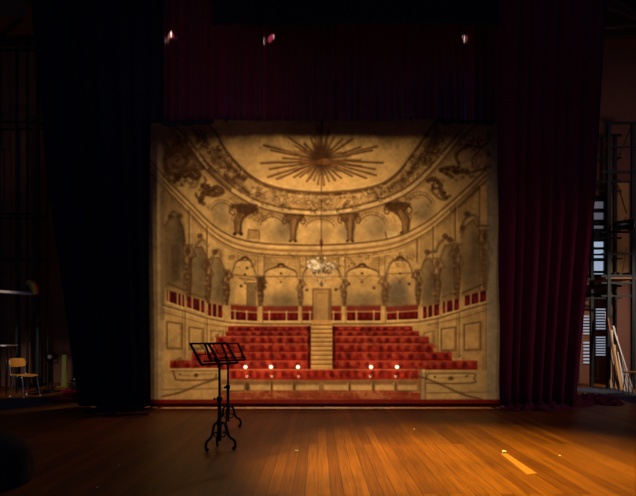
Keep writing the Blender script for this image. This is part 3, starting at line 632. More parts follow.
def backdrop():
    root = thing('painted_backdrop', 'large hanging cloth painted with a baroque theatre auditorium, centre stage', 'backdrop', (0, 10.6, 0))
    d = 10.6
    yy = YY.copy(); top = np.clip((150 - YY) / 30, 0, 1)
    edge = np.where(XX < 214, np.clip((217 - XX) / 3, 0, 1) * 4.5, 0) + np.clip((XX - 434) / 4, 0, 1) * 4.2 + 1.2 * np.sin((XX - 215) / 55)
    yy = YY + edge * top ** 2
    left = np.clip((160 - XX) / 10, 0, 1); rg = np.clip((XX - 485) / 13, 0, 1)
    xx = XX + left * 1.0 * np.sin(YY / 60) + rg * (YY - 260) / 140 * 1.4
    wx = (xx - CX) * d / F; wz = CH - (yy - HY) * d / F
    wav = .006 * np.sin(wx * 5.1 + .4 * wz) + .004 * np.sin(wx * 11 + 1) * np.clip((wz - 3) / 2, 0, 1) + .05 * rg ** 2 * np.sin(wz * 3) * .5 + .01 * np.sin(wz * 1.3)
    co = np.stack([wx, wav, wz], -1).reshape(-1, 3).astype(np.float32)
    idx = np.arange(nx * ny).reshape(ny, nx)
    q = np.stack([idx[:-1, :-1], idx[1:, :-1], idx[1:, 1:], idx[:-1, 1:]], -1).reshape(-1, 4)
    me = bpy.data.meshes.new('painted_cloth'); me.vertices.add(len(co)); me.vertices.foreach_set('co', co.ravel())
    me.loops.add(q.size); me.loops.foreach_set('vertex_index', q.ravel().astype(np.int32))
    me.polygons.add(len(q)); me.polygons.foreach_set('loop_start', np.arange(0, q.size, 4, dtype=np.int32)); me.polygons.foreach_set('loop_total', np.full(len(q), 4, np.int32))
    me.update(); me.validate()
    me.polygons.foreach_set('use_smooth', np.ones(len(q), bool))
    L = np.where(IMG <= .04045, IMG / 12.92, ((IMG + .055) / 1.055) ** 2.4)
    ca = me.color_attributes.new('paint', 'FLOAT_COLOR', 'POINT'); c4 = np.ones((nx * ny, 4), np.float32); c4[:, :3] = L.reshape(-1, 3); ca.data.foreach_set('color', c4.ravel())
    m = bpy.data.materials.new('painted_gauze'); m.use_nodes = True; nt = m.node_tree; nt.nodes.clear()
    N = nt.nodes.new; K = nt.links.new
    at = N('ShaderNodeAttribute'); at.attribute_name = 'paint'
    tc = N('ShaderNodeTexCoord'); no = N('ShaderNodeTexNoise'); no.inputs['Scale'].default_value = 26; no.inputs['Detail'].default_value = 4; K(tc.outputs['Object'], no.inputs['Vector'])
    mr = N('ShaderNodeMapRange'); mr.inputs[3].default_value = .86; mr.inputs[4].default_value = 1.12; K(no.outputs['Fac'], mr.inputs[0])
    mx = N('ShaderNodeMix'); mx.data_type = 'RGBA'; mx.blend_type = 'MULTIPLY'; mx.inputs[0].default_value = 1; K(at.outputs['Color'], mx.inputs[6]); K(mr.outputs[0], mx.inputs[7])
    df = N('ShaderNodeBsdfDiffuse'); tl = N('ShaderNodeBsdfTranslucent'); ms = N('ShaderNodeMixShader'); ms.inputs[0].default_value = .6
    K(mx.outputs[2], df.inputs[0]); K(mx.outputs[2], tl.inputs[0]); K(df.outputs[0], ms.inputs[1]); K(tl.outputs[0], ms.inputs[2])
    tr = N('ShaderNodeBsdfTransparent'); m3 = N('ShaderNodeMixShader'); m3.inputs[0].default_value = .055; K(ms.outputs[0], m3.inputs[1]); K(tr.outputs[0], m3.inputs[2])
    ou = N('ShaderNodeOutputMaterial'); K(m3.outputs[0], ou.inputs[0])
    me.materials.append(m)
    o = bpy.data.objects.new('painted_cloth', me); COL.objects.link(o); o.parent = root
    # hanging pipe and ties
    zt = CH + (HY - 121.5) * d / F
    bm = bmesh.new(); tube(bm, [((158 - CX) * d / F, .05, zt - .03), ((492 - CX) * d / F, .05, zt - .03)], .022); obj('batten', bm, M['black_metal'], root, True)
    for px, py in ((226, 119.5), (322, 120.5), (411, 118.5), (170, 124.5), (445, 123.5)):
        bm = bmesh.new(); x = (px - CX) * d / F; z = CH + (HY - py) * d / F
        box(bm, (x, -.008, z - .01), (.045, .03, .075)); box(bm, (x, .03, z + .04), (.014, .06, .05)); obj('tie', bm, M['black'], root, bevel=.004)
    for px in (152, 240, 322, 404, 488):
        bm = bmesh.new(); x = (px + (6 if px < 200 else -6 if px > 480 else 0) - CX) * d / F; tube(bm, [(x, .05, zt), (x, .05, 9.9)], .003, 5); obj('cable', bm, M['black_metal'], root)
    for a, b in (((162, 123), (214, 121)), ((436, 119), (494, 122)), ):
        bm = bmesh.new(); pts = []
        for i in range(15):
            t = i / 14; px = a[0] + (b[0] - a[0]) * t; py = a[1] + (b[1] - a[1]) * t + 1.6 * abs(math.sin(t * 9.4))
            pts.append(((px - CX) * d / F, .02, CH + (HY - py) * d / F))
        tube(bm, pts, .05, 8); obj('bunched_header', bm, M['black'], root, True)
    bm = bmesh.new(); zb = CH - (407.0 - HY) * d / F
    tube(bm, [((160 - CX) * d / F, .045, zb + .035), ((495 - CX) * d / F, .045, zb + .035)], .03); obj('hem_pipe', bm, M['hem'], root, True)
    return root
backdrop()

# ------------------------------------------------------------------ lamps behind the cloth
lamp_px = (245.5, 271, 298, 371, 397)
where = ['leftmost', 'second from left', 'middle', 'second from right', 'rightmost']
def make_lamp():
    t = thing('footlight', 'x', 'lamp', (0, 0, 0), 0, 'lamps glowing through the painted backdrop')
    zl = .776
    bm = bmesh.new(); lathe(bm, [(.07, 0), (.07, .012), (.02, .03)]); obj('base', bm, M['black_metal'], t, True)
    bm = bmesh.new(); tube(bm, smooth_pts([(0, 0, .02), (0, 0, zl - .35), (0, -.06, zl - .2), (0, -.25, zl - .12), (0, -.28, zl - .05)], 5), .007); obj('pole', bm, M['black_metal'], t, True)
    bm = bmesh.new(); lathe(bm, [(.012, zl - .06), (.016, zl - .02), (.014, zl - .012)], (0, -.28, 0)); obj('socket', bm, M['black_metal'], t, True)
    bm = bmesh.new(); bmesh.ops.create_uvsphere(bm, u_segments=16, v_segments=10, radius=.038, matrix=Matrix.Translation((0, -.28, zl + .006))); obj('bulb', bm, M['lampglow'], t, True)
    bm = bmesh.new(); bmesh.ops.create_uvsphere(bm, u_segments=12, v_segments=8, radius=.03, matrix=Matrix.Translation((0, -.075, zl - .19))); obj('lower_glow', bm, M['reflected_glow'], t, True)  # added glowing sphere imitates the reflection below the bulb, no second lamp
    return t
proto = make_lamp()
for i, px in enumerate(lamp_px):
    if i == 0: o = proto
    else:
        o = proto.copy(); COL.objects.link(o)
        for ch in [c for c in proto.children]:
            c = ch.copy(); COL.objects.link(c); c.parent = o
    o.location = ((px - CX) * 10.82 / F, 11.1, 0)
    o['label'] = 'small lamp glowing through the painted seats, %s of five' % where[i]

# ------------------------------------------------------------------ music stands
def music_stand(loc, rz, label, h=1.0, poleh=1.05, s=1.0, deskrz=0.0):
    t = thing('music_stand', label, 'music stand', loc, rz, 'black music stands')
    m = M['black_metal']
    # scrolled tripod
    for k in range(3):
        a = math.radians(100 + 120 * k); bm = bmesh.new(); ca, sa = math.cos(a), math.sin(a)
        prof = [(.012, .30), (.05, .325), (.085, .29), (.10, .23), (.12, .17), (.15, .14), (.185, .12), (.205, .075), (.20, .03), (.185, .014), (.17, .03)]
        pts = [(r_ * s * ca, r_ * s * sa, z * s) for r_, z in [tuple(q) for q in smooth_pts(prof, 4)]]
        tube(bm, pts, .017, 7); obj('leg', bm, m, t, True)
        bm = bmesh.new(); pr = [(.02, .16), (.05, .15), (.075, .17), (.08, .20), (.06, .215), (.045, .2)]
        tube(bm, [(r_ * s * ca, r_ * s * sa, z * s) for r_, z in [tuple(q) for q in smooth_pts(pr, 4)]], .008, 6); obj('scroll', bm, m, t, True)
    bm = bmesh.new(); tube(bm, [(0, 0, .10 * s), (0, 0, .62)], .023, 12); lathe(bm, [(.018, .10 * s), (.026, .12 * s), (.022, .15 * s), (.03, .3 * s), (.034, .32 * s), (.024, .35 * s)], n=14); obj('pole', bm, m, t, True)
    bm = bmesh.new(); tube(bm, [(0, 0, .55), (0, 0, poleh)], .0165, 10); obj('inner_pole', bm, m, t, True)
    bm = bmesh.new(); lathe(bm, [(.024, .585), (.034, .59), (.034, .64), (.02, .65)], n=14); c = obj('collar', bm, m, t, True)
    bm = bmesh.new(); tube(bm, [(-.02, 0, .615), (-.05, 0, .615), (-.052, 0, .615), (-.075, 0, .615)], [.006, .006, .017, .017], 8); obj('knob', bm, m, c, True)
    # desk
    dk = bpy.data.objects.new('desk', None); COL.objects.link(dk); dk.parent = t; dk.location = (0, 0, poleh); dk.rotation_euler = (0, 0, deskrz)
    W = .56; H = .335; tilt = math.radians(42)
    def D(u, v, off=0): return Vector((u * W / 2, v * H * math.sin(tilt) - off * math.cos(tilt), v * H * math.cos(tilt) + off * math.sin(tilt)))
    V0, V1 = -.06, .94
    bm = bmesh.new()
    for a, b in (((-1, V0), (-1, V1)), ((1, V0), (1, V1))): bar(bm, D(*a), D(*b), .034, .012)
    for a, b in (((-1, V1), (1, V1)), ((-1, V0), (1, V0))): bar(bm, D(*a), D(*b), .028, .024)
    obj('desk_frame', bm, m, dk)
    bm = bmesh.new()
    bar(bm, D(-1, .42), D(1, .42), .03, .012); bar(bm, D(-.02, V0), D(-.02, V1), .036, .012)
    bar(bm, D(-.55, V1), D(-.4, .62), .014, .006); bar(bm, D(-.4, .62), D(-.5, .42), .014, .006); bar(bm, D(.35, V1), D(.5, .7), .014, .006); bar(bm, D(.5, .7), D(.95, .68), .014, .006)
    obj('desk_bar', bm, m, dk)
    bm = bmesh.new(); bar(bm, D(-1, V0, .025), D(1, V0, .025), .05, .006); bar(bm, D(-1, V0 + .03, .05), D(1, V0 + .03, .05), .006, .02); obj('ledge', bm, M['black_metal'], dk)
    bm = bmesh.new(); bar(bm, (0, 0, -.05), D(0, .3, -.01), .03, .03); tube(bm, [D(-.12, .2, -.02), D(.12, .2, -.02)], .01); obj('bracket', bm, m, dk)
    return t
g1 = G(219.5, 449); music_stand((g1.x, g1.y, 0), math.radians(8), 'front black iron music stand with scrolled tripod feet', poleh=1.06, deskrz=math.radians(41))
g2_ = G(228, 428); music_stand((g2_.x, g2_.y, 0), math.radians(50), 'rear black music stand, partly hidden behind the front one', poleh=1.03, deskrz=math.radians(-14))

# ------------------------------------------------------------------ school chair on the left
def school_chair(loc, rz):
    t = thing('school_chair', 'small chair with orange plywood seat and back on steel legs, left wing', 'chair', loc, rz)
    r_ = .011
    for sgn in (-1, 1):
        y = .17 * sgn
        bm = bmesh.new(); tube(bm, smooth_pts([(.2, y * 1.12, .012), (.165, y * 1.04, .22), (.13, y, .415), (.10, y, .425), (0, y, .425)], 4), r_, 8); obj('leg', bm, M['chrome'], t, True)
        bm = bmesh.new(); tube(bm, smooth_pts([(-.19, y * 1.12, .012), (-.15, y * 1.05, .22), (-.11, y, .415), (-.12, y, .43)], 4), r_, 8); obj('leg', bm, M['chrome'], t, True)
        bm = bmesh.new(); tube(bm, smooth_pts([(0, y, .425), (-.13, y, .425), (-.19, y, .45), (-.215, y, .56), (-.25, y, .76)], 5), r_, 8); obj('back_frame', bm, M['chrome'], t, True)
        for x in (.2, -.19):
            bm = bmesh.new(); lathe(bm, [(.018, 0), (.018, .02), (.012, .03)], (x, y * 1.12, 0), 10); obj('foot_cap', bm, M['white'], t, True)
    bm = bmesh.new()
    def sheet(fn, nu=16, nv=12, th=.012):
        top = [[bm.verts.new(fn(i / nu * 2 - 1, j / nv * 2 - 1, 0)) for i in range(nu + 1)] for j in range(nv + 1)]
        bot = [[bm.verts.new(fn(i / nu * 2 - 1, j / nv * 2 - 1, th)) for i in range(nu + 1)] for j in range(nv + 1)]
        for j in range(nv):
            for i in range(nu):
                bm.faces.new((top[j][i], top[j][i + 1], top[j + 1][i + 1], top[j + 1][i])); bm.faces.new((bot[j][i], bot[j + 1][i], bot[j + 1][i + 1], bot[j][i + 1]))
        for j in range(nv):
            for i in (0, nu): bm.faces.new((top[j][i], top[j + 1][i], bot[j + 1][i], bot[j][i]))
        for i in range(nu):
            for j in (0, nv): bm.faces.new((top[j][i], top[j][i + 1], bot[j][i + 1], bot[j][i]))
    def sq(u, v):   # rounded square
        k = .78; f = math.sqrt(1 - .5 * k * v * v * .6), math.sqrt(1 - .5 * k * u * u * .6); return u * f[0], v * f[1]
    def seat(u, v, off):
        a, b = sq(u, v); return (a * .2, b * .195, .452 + .012 * b * b - .02 * max(0, a) ** 3 + .012 * (a < 0) * a * a - off)
    sheet(seat); obj('seat', bm, M['ply'], t, True)
    bm = bmesh.new()
    def back(u, v, off):
        a, b = sq(u, v); return (-.232 - .25 * .09 * b + .03 * a * a - off - .005, a * .19, .71 + b * .095)
    sheet(back); obj('backrest', bm, M['ply'], t, True)
    return t
g = G(25, 397); ch_ = school_chair((g.x - .06, g.y + .12, 0), math.radians(-24)); ch_.scale = (1.12, 1.12, 1.08)

# ------------------------------------------------------------------ left wing
def rack(name, label, d, posts, rails, y0, m, r_=.035, depth=.5, boards=None):
    t = thing(name, label, 'scaffold', (0, d, 0))
    for px in posts:
        x = (px - CX) * d / F; bm = bmesh.new(); box(bm, (x, 0, (CH + (HY - y0) * d / F) / 2), (r_ * 2, r_ * 2, CH + (HY - y0) * d / F)); obj('post', bm, m, t, bevel=.004)
        bm = bmesh.new(); box(bm, (x, depth, (CH + (HY - y0) * d / F) / 2), (r_ * 1.6, r_ * 1.6, CH + (HY - y0) * d / F)); obj('post', bm, m, t, bevel=.004)
    for a, b, py in rails:
        z = CH + (HY - py) * d / F; segs = [((a, 0), (b, 0)), ((a, depth), (b, depth)), ((a, 0), (a, depth)), ((b, 0), (b, depth))]
        for (pa, ya_), (pb, yb_) in segs:
            bm = bmesh.new(); bar(bm, ((pa - CX) * d / F, ya_, z), ((pb - CX) * d / F, yb_, z), r_ * 1.4); obj('rail', bm, m, t)
    return t
rack('steel_frame', 'tall dark steel frame against the left wing wall', 14.0, (-12, 17, 38), ((-12, 38, 122), (-12, 38, 214), (-12, 38, 258), (-12, 38, 40)), -40, M['steel'], .03)
# timber flats stored behind the frame, seen as brown uprights
labs = ['narrow', 'wide', 'middle', 'dark narrow']
for i, (px, w, top, mm) in enumerate(((2, .35, 150, 'wall'), (11.5, .16, 128, 'brown_wood'), (24, .26, 120, 'wall'), (34, .2, 160, 'wall_dark'))):
    x = (px - CX) * 15.2 / F; zt = CH + (HY - top) * 15.2 / F; bm = bmesh.new()
    box(bm, (x, 15.3 + .07 * (i % 2), zt / 2), (w, .05, zt)); box(bm, (x, 15.26 + .07 * (i % 2), zt * .5), (w * .7, .03, .06)); box(bm, (x, 15.26 + .07 * (i % 2), zt * .75), (w * .7, .03, .06))
    tag(obj('scenery_board', bm, M[mm], bevel=.004), '%s brown scenery board standing upright in the left wing' % labs[i], 'board', 'boards stored in the left wing')
t = thing('lighting_boom', 'pale horizontal pipe sticking into the left wing above the chair', 'pipe', ((-25 - CX) * 12 / F, 12, 0))
x0 = (-25 - CX) * 12 / F
bm = bmesh.new(); lathe(bm, [(.2, 0), (.2, .02), (.03, .04)]); obj('base', bm, M['black_metal'], t, True)
bm = bmesh.new(); tube(bm, [(0, 0, .03), (0, 0, 2.6)], .025); obj('post', bm, M['black_metal'], t, True)
za = CH + (HY - 291) * 12 / F; xe = (33 - CX) * 12 / F - x0
bm = bmesh.new(); tube(bm, [(-.1, -.05, za + .03), (xe, -.05, za - .06)], .036, 12); obj('arm_pipe', bm, M['pipe'], t, True)
bm = bmesh.new(); box(bm, (0, -.03, za + .02), (.07, .1, .12)); obj('clamp', bm, M['steel'], t, bevel=.005)
# rags on the pipe's end
def rag(m, pts, r_, label):
    bm = bmesh.new(); tube(bm, smooth_pts(pts, 4), [r_ * (.5 + .6 * math.sin(math.pi * (i + .6) / (4 * (len(pts) - 1) + 1.6))) * (1 + .15 * math.sin(i * 2.3)) for i in range(4 * (len(pts) - 1) + 1)], 9)
    tag(obj('rag', bm, m, None, True), label, 'rag')
rag(M['yellow_rag'], [P(27, 284, 11.93), P(29, 282.5, 11.9), P(32, 286, 11.88), P(33.5, 290, 11.87), P(35, 294.5, 11.9)], .06, 'yellow cloth rag tied around the pale pipe end')
rag(M['orange_rag'], [P(31, 281, 12.1), P(34, 284, 12.1), P(36, 289, 12.1), P(36.5, 294, 12.1)], .05, 'orange red cloth rag hanging at the pale pipe end')
# small side table edge at far left
t = thing('side_table', 'dark folding table edge behind the orange chair', 'table', ((3 - CX) * 13.2 / F, 13.2, 0))
zt = CH - (345.5 - HY) * 13.2 / F
bm = bmesh.new(); box(bm, (0, 0, zt), (.44, .5, .03)); obj('tabletop', bm, M['pipe'], t, bevel=.004)
for sx in (-1, 1):
    for sy in (-1, 1):
        bm = bmesh.new(); tube(bm, [(sx * .19, sy * .2, zt - .01), (sx * .2, sy * .22, 0)], .014); obj('leg', bm, M['black_metal'], t, True)
# beam in the upper left corner (gallery)
bm = bmesh.new(); x1 = (29 - CX) * 12.5 / F; z0 = CH + (HY - 18) * 12.5 / F
box(bm, ((x1 - 10.3) / 2, 13.1, z0 + .35), (10.3 + x1, 1.3, .12)); box(bm, ((x1 - 10.3) / 2, 12.45, z0 + .15), (10.3 + x1, .1, .36)); 
tg = thing('fly_gallery', 'brown timber gallery in the upper left corner', 'gallery', (0, 0, 0)); obj('deck', bm, M['brown_wood'], tg, bevel=.01)
bm = bmesh.new()
for k in range(4): bar(bm, (x1 - .1 - k * .55, 12.45, z0 + .3), (x1 - .1 - k * .55, 12.45, z0 + 1.3), .05)
bar(bm, (-10.3, 12.45, z0 + 1.3), (x1, 12.45, z0 + 1.3), .06); obj('railing', bm, M['steel'], tg)
bm = bmesh.new(); bar(bm, (x1 - .15, 12.5, z0 - .0), (x1 - .9, 12.5, z0 - .6), .06); bar(bm, (x1 - .9, 12.5, z0 - .6), (-10.3, 12.5, z0 - .6), .05); obj('brace', bm, M['steel'], tg)
# work lamp, board, cable by the left curtain
t = thing('floor_spotlight', 'small dark spotlight on the floor left of the black curtain', 'lamp', G(52, 392))
bm = bmesh.new(); box(bm, (0, 0, .02), (.3, .3, .04)); obj('base', bm, M['black_metal'], t, bevel=.01)
bm = bmesh.new(); tube(bm, [(0, 0, .03), (0, 0, .72)], .02); bar(bm, (-.15, 0, .72), (.15, 0, .72), .03); bar(bm, (-.14, 0, .71), (-.14, 0, .88), .02); bar(bm, (.14, 0, .71), (.14, 0, .88), .02); obj('yoke', bm, M['black_metal'], t)
bm = bmesh.new(); tube(bm, [(0, .12, .88), (0, .1, .88), (0, -.1, .86), (0, -.13, .86)], [.06, .1, .11, .12], 16); hd = obj('lamp_head', bm, M['black_metal'], t, True)
bm = bmesh.new(); tube(bm, [(0, -.128, .86), (0, -.145, .858)], [.06, .03], 16); obj('lens', bm, M['rose_lens'], hd, True)
gp = G(63.5, 387); zt = CH - (355 - HY) * gp.y / F
t = thing('stage_brace', 'yellow green board leaning beside the black curtain hem', 'board', (gp.x, gp.y, 0))
bm = bmesh.new(); box(bm, (0, .03, zt / 2), (.12, .03, zt), Matrix.Rotation(math.radians(-3), 4, 'X')); obj('panel', bm, M['green'], t, bevel=.004)
bm = bmesh.new(); bar(bm, (.1, 0, 0), (.02, .06, zt * .8), .03); obj('strut', bm, M['green'], t)
bm = bmesh.new(); box(bm, (0, -.02, .012), (.3, .2, .024)); obj('foot', bm, M['green'], t, bevel=.004)
def coil(loc, R, turns, r_, m, label, seed=0):
    rr = random.Random(seed); pts = []
    for i in range(turns * 20):
        a = i / 20 * 2 * math.pi; q = R * (1 + .18 * math.sin(a * .37 + seed)); pts.append((q * math.cos(a) * 1.3, q * math.sin(a) * .7, r_ + (i / (turns * 20)) * r_ * turns * 1.1 + .004 * math.sin(a * 3)))
    bm = bmesh.new(); tube(bm, pts, r_, 7); o = obj('cable_coil', bm, m, None, True); o.location = loc; return tag(o, label, 'cable', 'cables on the floor by the left curtain')
g = G(70, 393.5); coil((g.x, g.y, 0), .13, 5, .016, M['red_cable'], 'small red cable coil beside the black curtain', 1)
g = G(61, 401); coil((g.x, g.y, 0), .16, 4, .014, M['red_cable'], 'flat reddish cable coil lying in front of the red one', 2)
t = thing('cable_reel', 'small dark cable reel on the floor by the black curtain', 'reel', G(76, 389.0))
for z in (0, .22): bm = bmesh.new(); lathe(bm, [(.15, z), (.15, z + .02)]); obj('flange', bm, M['black_metal'], t)
bm = bmesh.new(); lathe(bm, [(.07, .02), (.11, .04), (.11, .2), (.07, .22)]); obj('drum', bm, M['steel'], t, True)
bm = bmesh.new(); box(bm, (0, 0, .255), (.1, .04, .03)); obj('handle', bm, M['white'], t, bevel=.006)
# black low stand in front of curtain
t = thing('folded_stand', 'black folded stand lying before the black curtain', 'stand', G(118, 417))
for a, b in (((-.45, 0, .02), (.5, .08, .035)), ((-.45, 0, .02), (-.5, -.12, .02)), ((-.3, .1, .02), (.35, -.06, .05))):
    bm = bmesh.new(); bar(bm, a, b, .03); obj('leg', bm, M['black_metal'], t, bevel=.004)
# dark bundle bottom left
bm = bmesh.new(); bmesh.ops.create_icosphere(bm, subdivisions=4, radius=1)
for v in bm.verts:
    n_ = .06 * math.sin(v.co.x * 5 + v.co.z * 4) + .05 * math.sin(v.co.y * 7 + 2 * v.co.x); f = 1 + n_
    sg = lambda a, p: math.copysign(abs(a) ** p, a)
    v.co = Vector((sg(v.co.x, .7) * .42 * f, sg(v.co.y, .7) * .4 * f, max(-.0, sg(v.co.z, .6) * .26 * f + .22 + .06 * v.co.x * -1)))
o = obj('cloth_bundle', bm, M['black'], None, True); g = G(-18, 484); o.location = (g.x, g.y, 0); tag(o, 'black cloth bundle in the bottom left corner of the floor', 'bundle')

# ------------------------------------------------------------------ right wing
# floor mats
def floor_poly(name, pts, m, z=.006):
    bm = bmesh.new(); vs = [bm.verts.new(G(*p) + Vector((0, 0, 0))) for p in pts]; f = bm.faces.new(vs)
    r_ = bmesh.ops.extrude_face_region(bm, geom=[f]); bmesh.ops.translate(bm, vec=(0, 0, z), verts=[v for v in r_['geom'] if isinstance(v, bmesh.types.BMVert)])
    return obj(name, bm, m)
tag(floor_poly('floor_mat', [(576, 388.0), (576, 391), (600, 394), (620, 399.5), (650, 407), (650, 397), (625, 391), (604, 387.2)], M['mat_blue']), 'blue grey strip of stage mat right of the wine red curtain', 'mat')
tag(floor_poly('floor_mat', [(-10, 401), (-10, 412), (40, 406), (58, 400), (50, 397.5), (20, 397.5)], M['mat_blue']), 'blue grey stage mat beneath the orange chair', 'mat')
# windows and door in back wall
DW = 16.5
def wx_(px): return (px - CX) * DW / F
def wz_(py): return CH + (HY - py) * DW / F
def window(name, xa, xb, ya, yb, panes):
    t = bpy.data.objects.new(name, None); COL.objects.link(t); t.location = (wx_((xa + xb) / 2), DW - .02, 0); struct(t)
    cx = wx_((xa + xb) / 2); w = wx_(xb) - wx_(xa); za, zb = wz_(ya), wz_(yb)
    bm = bmesh.new(); box(bm, (0, -.05, za), (w + .12, .1, .08)); box(bm, (0, -.05, zb), (w + .12, .1, .08)); box(bm, (-w / 2, -.05, (za + zb) / 2), (.06, .1, za - zb)); box(bm, (w / 2, -.05, (za + zb) / 2), (.06, .1, za - zb)); obj('window_frame', bm, M['steel'], t)
    edges = sorted([ya, yb] + [q for p in panes for q in p[:2]])
    bm = bmesh.new()
    gaps = []; cur = ya
    for p in panes: gaps.append((cur, p[0])); cur = p[1]
    gaps.append((cur, yb))
    for a, b in gaps: box(bm, (0, -.03, (wz_(a) + wz_(b)) / 2), (w, .05, max(.01, wz_(a) - wz_(b))))
    obj('glazing_bar', bm, M['steel'], t)
    for a, b, mm in panes:
        bm = bmesh.new(); box(bm, (0, -.01, (wz_(a) + wz_(b)) / 2), (w, .02, wz_(a) - wz_(b))); obj('pane', bm, M[mm], t)
    return t
window('window_1', 590, 603.5, 198, 276, [(202, 209, 'glassdim'), (213, 220, 'glassdim'), (226, 229, 'glassdim'), (242, 247.5, 'glassday'), (250, 254, 'glassday'), (255.8, 259, 'glassday'), (261.5, 271, 'glassday'), (273.5, 275, 'glassday')])
t = bpy.data.objects.new('door_1', None); COL.objects.link(t); t.location = (wx_(592), DW - .03, 0); struct(t)
w = wx_(606) - wx_(578); zt = wz_(297)
bm = bmesh.new(); box(bm, (0, -.02, zt / 2), (w, .06, zt)); obj('door_leaf', bm, M['door'], t, bevel=.005)
bm = bmesh.new(); box(bm, (-w / 2 - .05, -.03, zt / 2), (.1, .1, zt + .1)); box(bm, (w / 2 + .05, -.03, zt / 2), (.1, .1, zt + .1)); box(bm, (0, -.03, zt + .05), (w + .2, .1, .1)); obj('door_frame', bm, M['wall_dark'], t)
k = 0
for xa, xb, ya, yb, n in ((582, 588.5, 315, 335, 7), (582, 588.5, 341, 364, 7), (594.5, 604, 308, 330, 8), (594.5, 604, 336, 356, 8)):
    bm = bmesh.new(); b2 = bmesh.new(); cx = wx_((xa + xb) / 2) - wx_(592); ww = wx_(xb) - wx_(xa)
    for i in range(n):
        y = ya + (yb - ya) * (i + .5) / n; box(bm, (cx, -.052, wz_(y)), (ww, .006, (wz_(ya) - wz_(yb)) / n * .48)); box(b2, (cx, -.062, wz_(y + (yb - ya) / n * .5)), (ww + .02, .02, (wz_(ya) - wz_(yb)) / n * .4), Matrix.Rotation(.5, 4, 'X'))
    obj('light_stripe', bm, M['stripe_light'], t); obj('light_stripe_gap', b2, M['door'], t)  # glowing strips and slats imitate striped light falling on a plain door
# scaffold tower
def tower():
    d = 14.6; t = thing('scaffold_tower', 'tall dark green steel scaffold at the right edge', 'scaffold', (0, d, 0))
    for px, w in ((608.5, .09), (633, .09)):
        for dy in (0, .9):
            x = (px - CX) * d / F; h = CH + (HY - 122) * d / F; bm = bmesh.new(); box(bm, (x, dy, h / 2), (w, w, h)); obj('post', bm, M['steel'], t, bevel=.006)
    for py, h in ((123, .06), (147, .035), (172, .06), (182, .03), (232, .05), (254, .04), (276, .07), (283, .05), (296, .04)):
        z = CH + (HY - py) * d / F; bm = bmesh.new(); xa = (601 - CX) * d / F if py > 170 else (606 - CX) * d / F; xb = (640 - CX) * d / F
        box(bm, ((xa + xb) / 2, 0, z), (xb - xa, .05, h)); obj('rail', bm, M['steel'], t); bm = bmesh.new(); box(bm, ((xa + xb) / 2, .9, z), (xb - xa, .05, h)); obj('rail', bm, M['steel'], t)
    z = CH + (HY - 278) * d / F; bm = bmesh.new(); box(bm, ((621 - CX) * d / F, .45, z), (.8, .95, .05)); obj('platform', bm, M['brown_wood'], t)
    bm = bmesh.new(); bar(bm, ((609 - CX) * d / F, -.0, CH + (HY - 180) * d / F), ((632 - CX) * d / F, 0, CH + (HY - 125) * d / F), .025); obj('brace', bm, M['steel'], t)
    # rumpled cables on platform
    return t
tower()
d = 14.3
zpl = CH + (HY - 278) * 14.6 / F + .026
for q, (px, s_, lb) in enumerate(((614.5, .05, 'left'), (629, .055, 'right'))):
    pts = [((px - CX) * 14.9 / F + .13 * math.cos(a * 1.0) * (1 + .2 * math.sin(a * .31)), 14.95 + .12 * math.sin(a), zpl + .035 + .004 * a) for a in np.linspace(0, 25, 90)]
    bm = bmesh.new(); tube(bm, pts, .018, 6); tag(obj('cable_bundle', bm, M['black_metal'], None, True), 'dark cable bundle on the scaffold platform, %s of the two' % lb, 'cable', 'cables on the scaffold')
# painted canvas flats behind tower
t = thing('scenery_flat', 'tan canvas flat with brown streaks behind the scaffold', 'flat', ((618.5 - CX) * 15.9 / F, 15.9, 0))
zt = CH + (HY - 182) * 15.9 / F; zb = 0
bm = bmesh.new(); box(bm, (0, 0, zt / 2 + 1.45), (.56, .04, zt - 2.9)); obj('canvas', bm, M['canvas'], t)
for a_, b_, w_ in (((-.05, zt - .1), (.2, zt - .9), .1), ((.2, zt - 1.0), (-.15, zt - 1.5), .12), ((.22, 3.9), (.1, 3.2), .03), ((-.2, zt - 1.2), (-.12, zt - 1.8), .08)):
    bm = bmesh.new(); bar(bm, (a_[0], -.025, a_[1]), (b_[0], -.025, b_[1]), w_, .008); obj('painted_streak', bm, M['canvas_dark'], t)
bm = bmesh.new()
for x in (-.26, .26): box(bm, (x, .04, zt / 2), (.05, .05, zt))
box(bm, (0, .04, .05), (.56, .05, .08)); box(bm, (0, .04, zt - .05), (.56, .05, .08)); obj('frame', bm, M['brown_wood'], t)
bm = bmesh.new(); box(bm, (0, .0, 1.45), (.54, .03, 2.85)); obj('lower_panel', bm, M['wall'], t)
# black spotlight hanging on the tower
t = thing('hanging_spotlight', 'black spotlight clamped to the scaffold at the right edge', 'lamp', P(622, 226, 14.3))
bm = bmesh.new(); tube(bm, [(-.22, 0, 0), (-.18, 0, .0), (.08, 0, .03), (.24, 0, .03)], [.05, .11, .13, .15], 16); hd = obj('housing', bm, M['black_metal'], t, True)
bm = bmesh.new(); tube(bm, [(.24, 0, .03), (.262, 0, .03)], [.13, .12], 16); obj('lens', bm, M['glassdim'], hd, True)
bm = bmesh.new(); bar(bm, (0, .1, .0), (0, .14, -.15), .03); bar(bm, (0, -.14, 0), (0, .14, 0), .02); obj('yoke', bm, M['steel'], t)
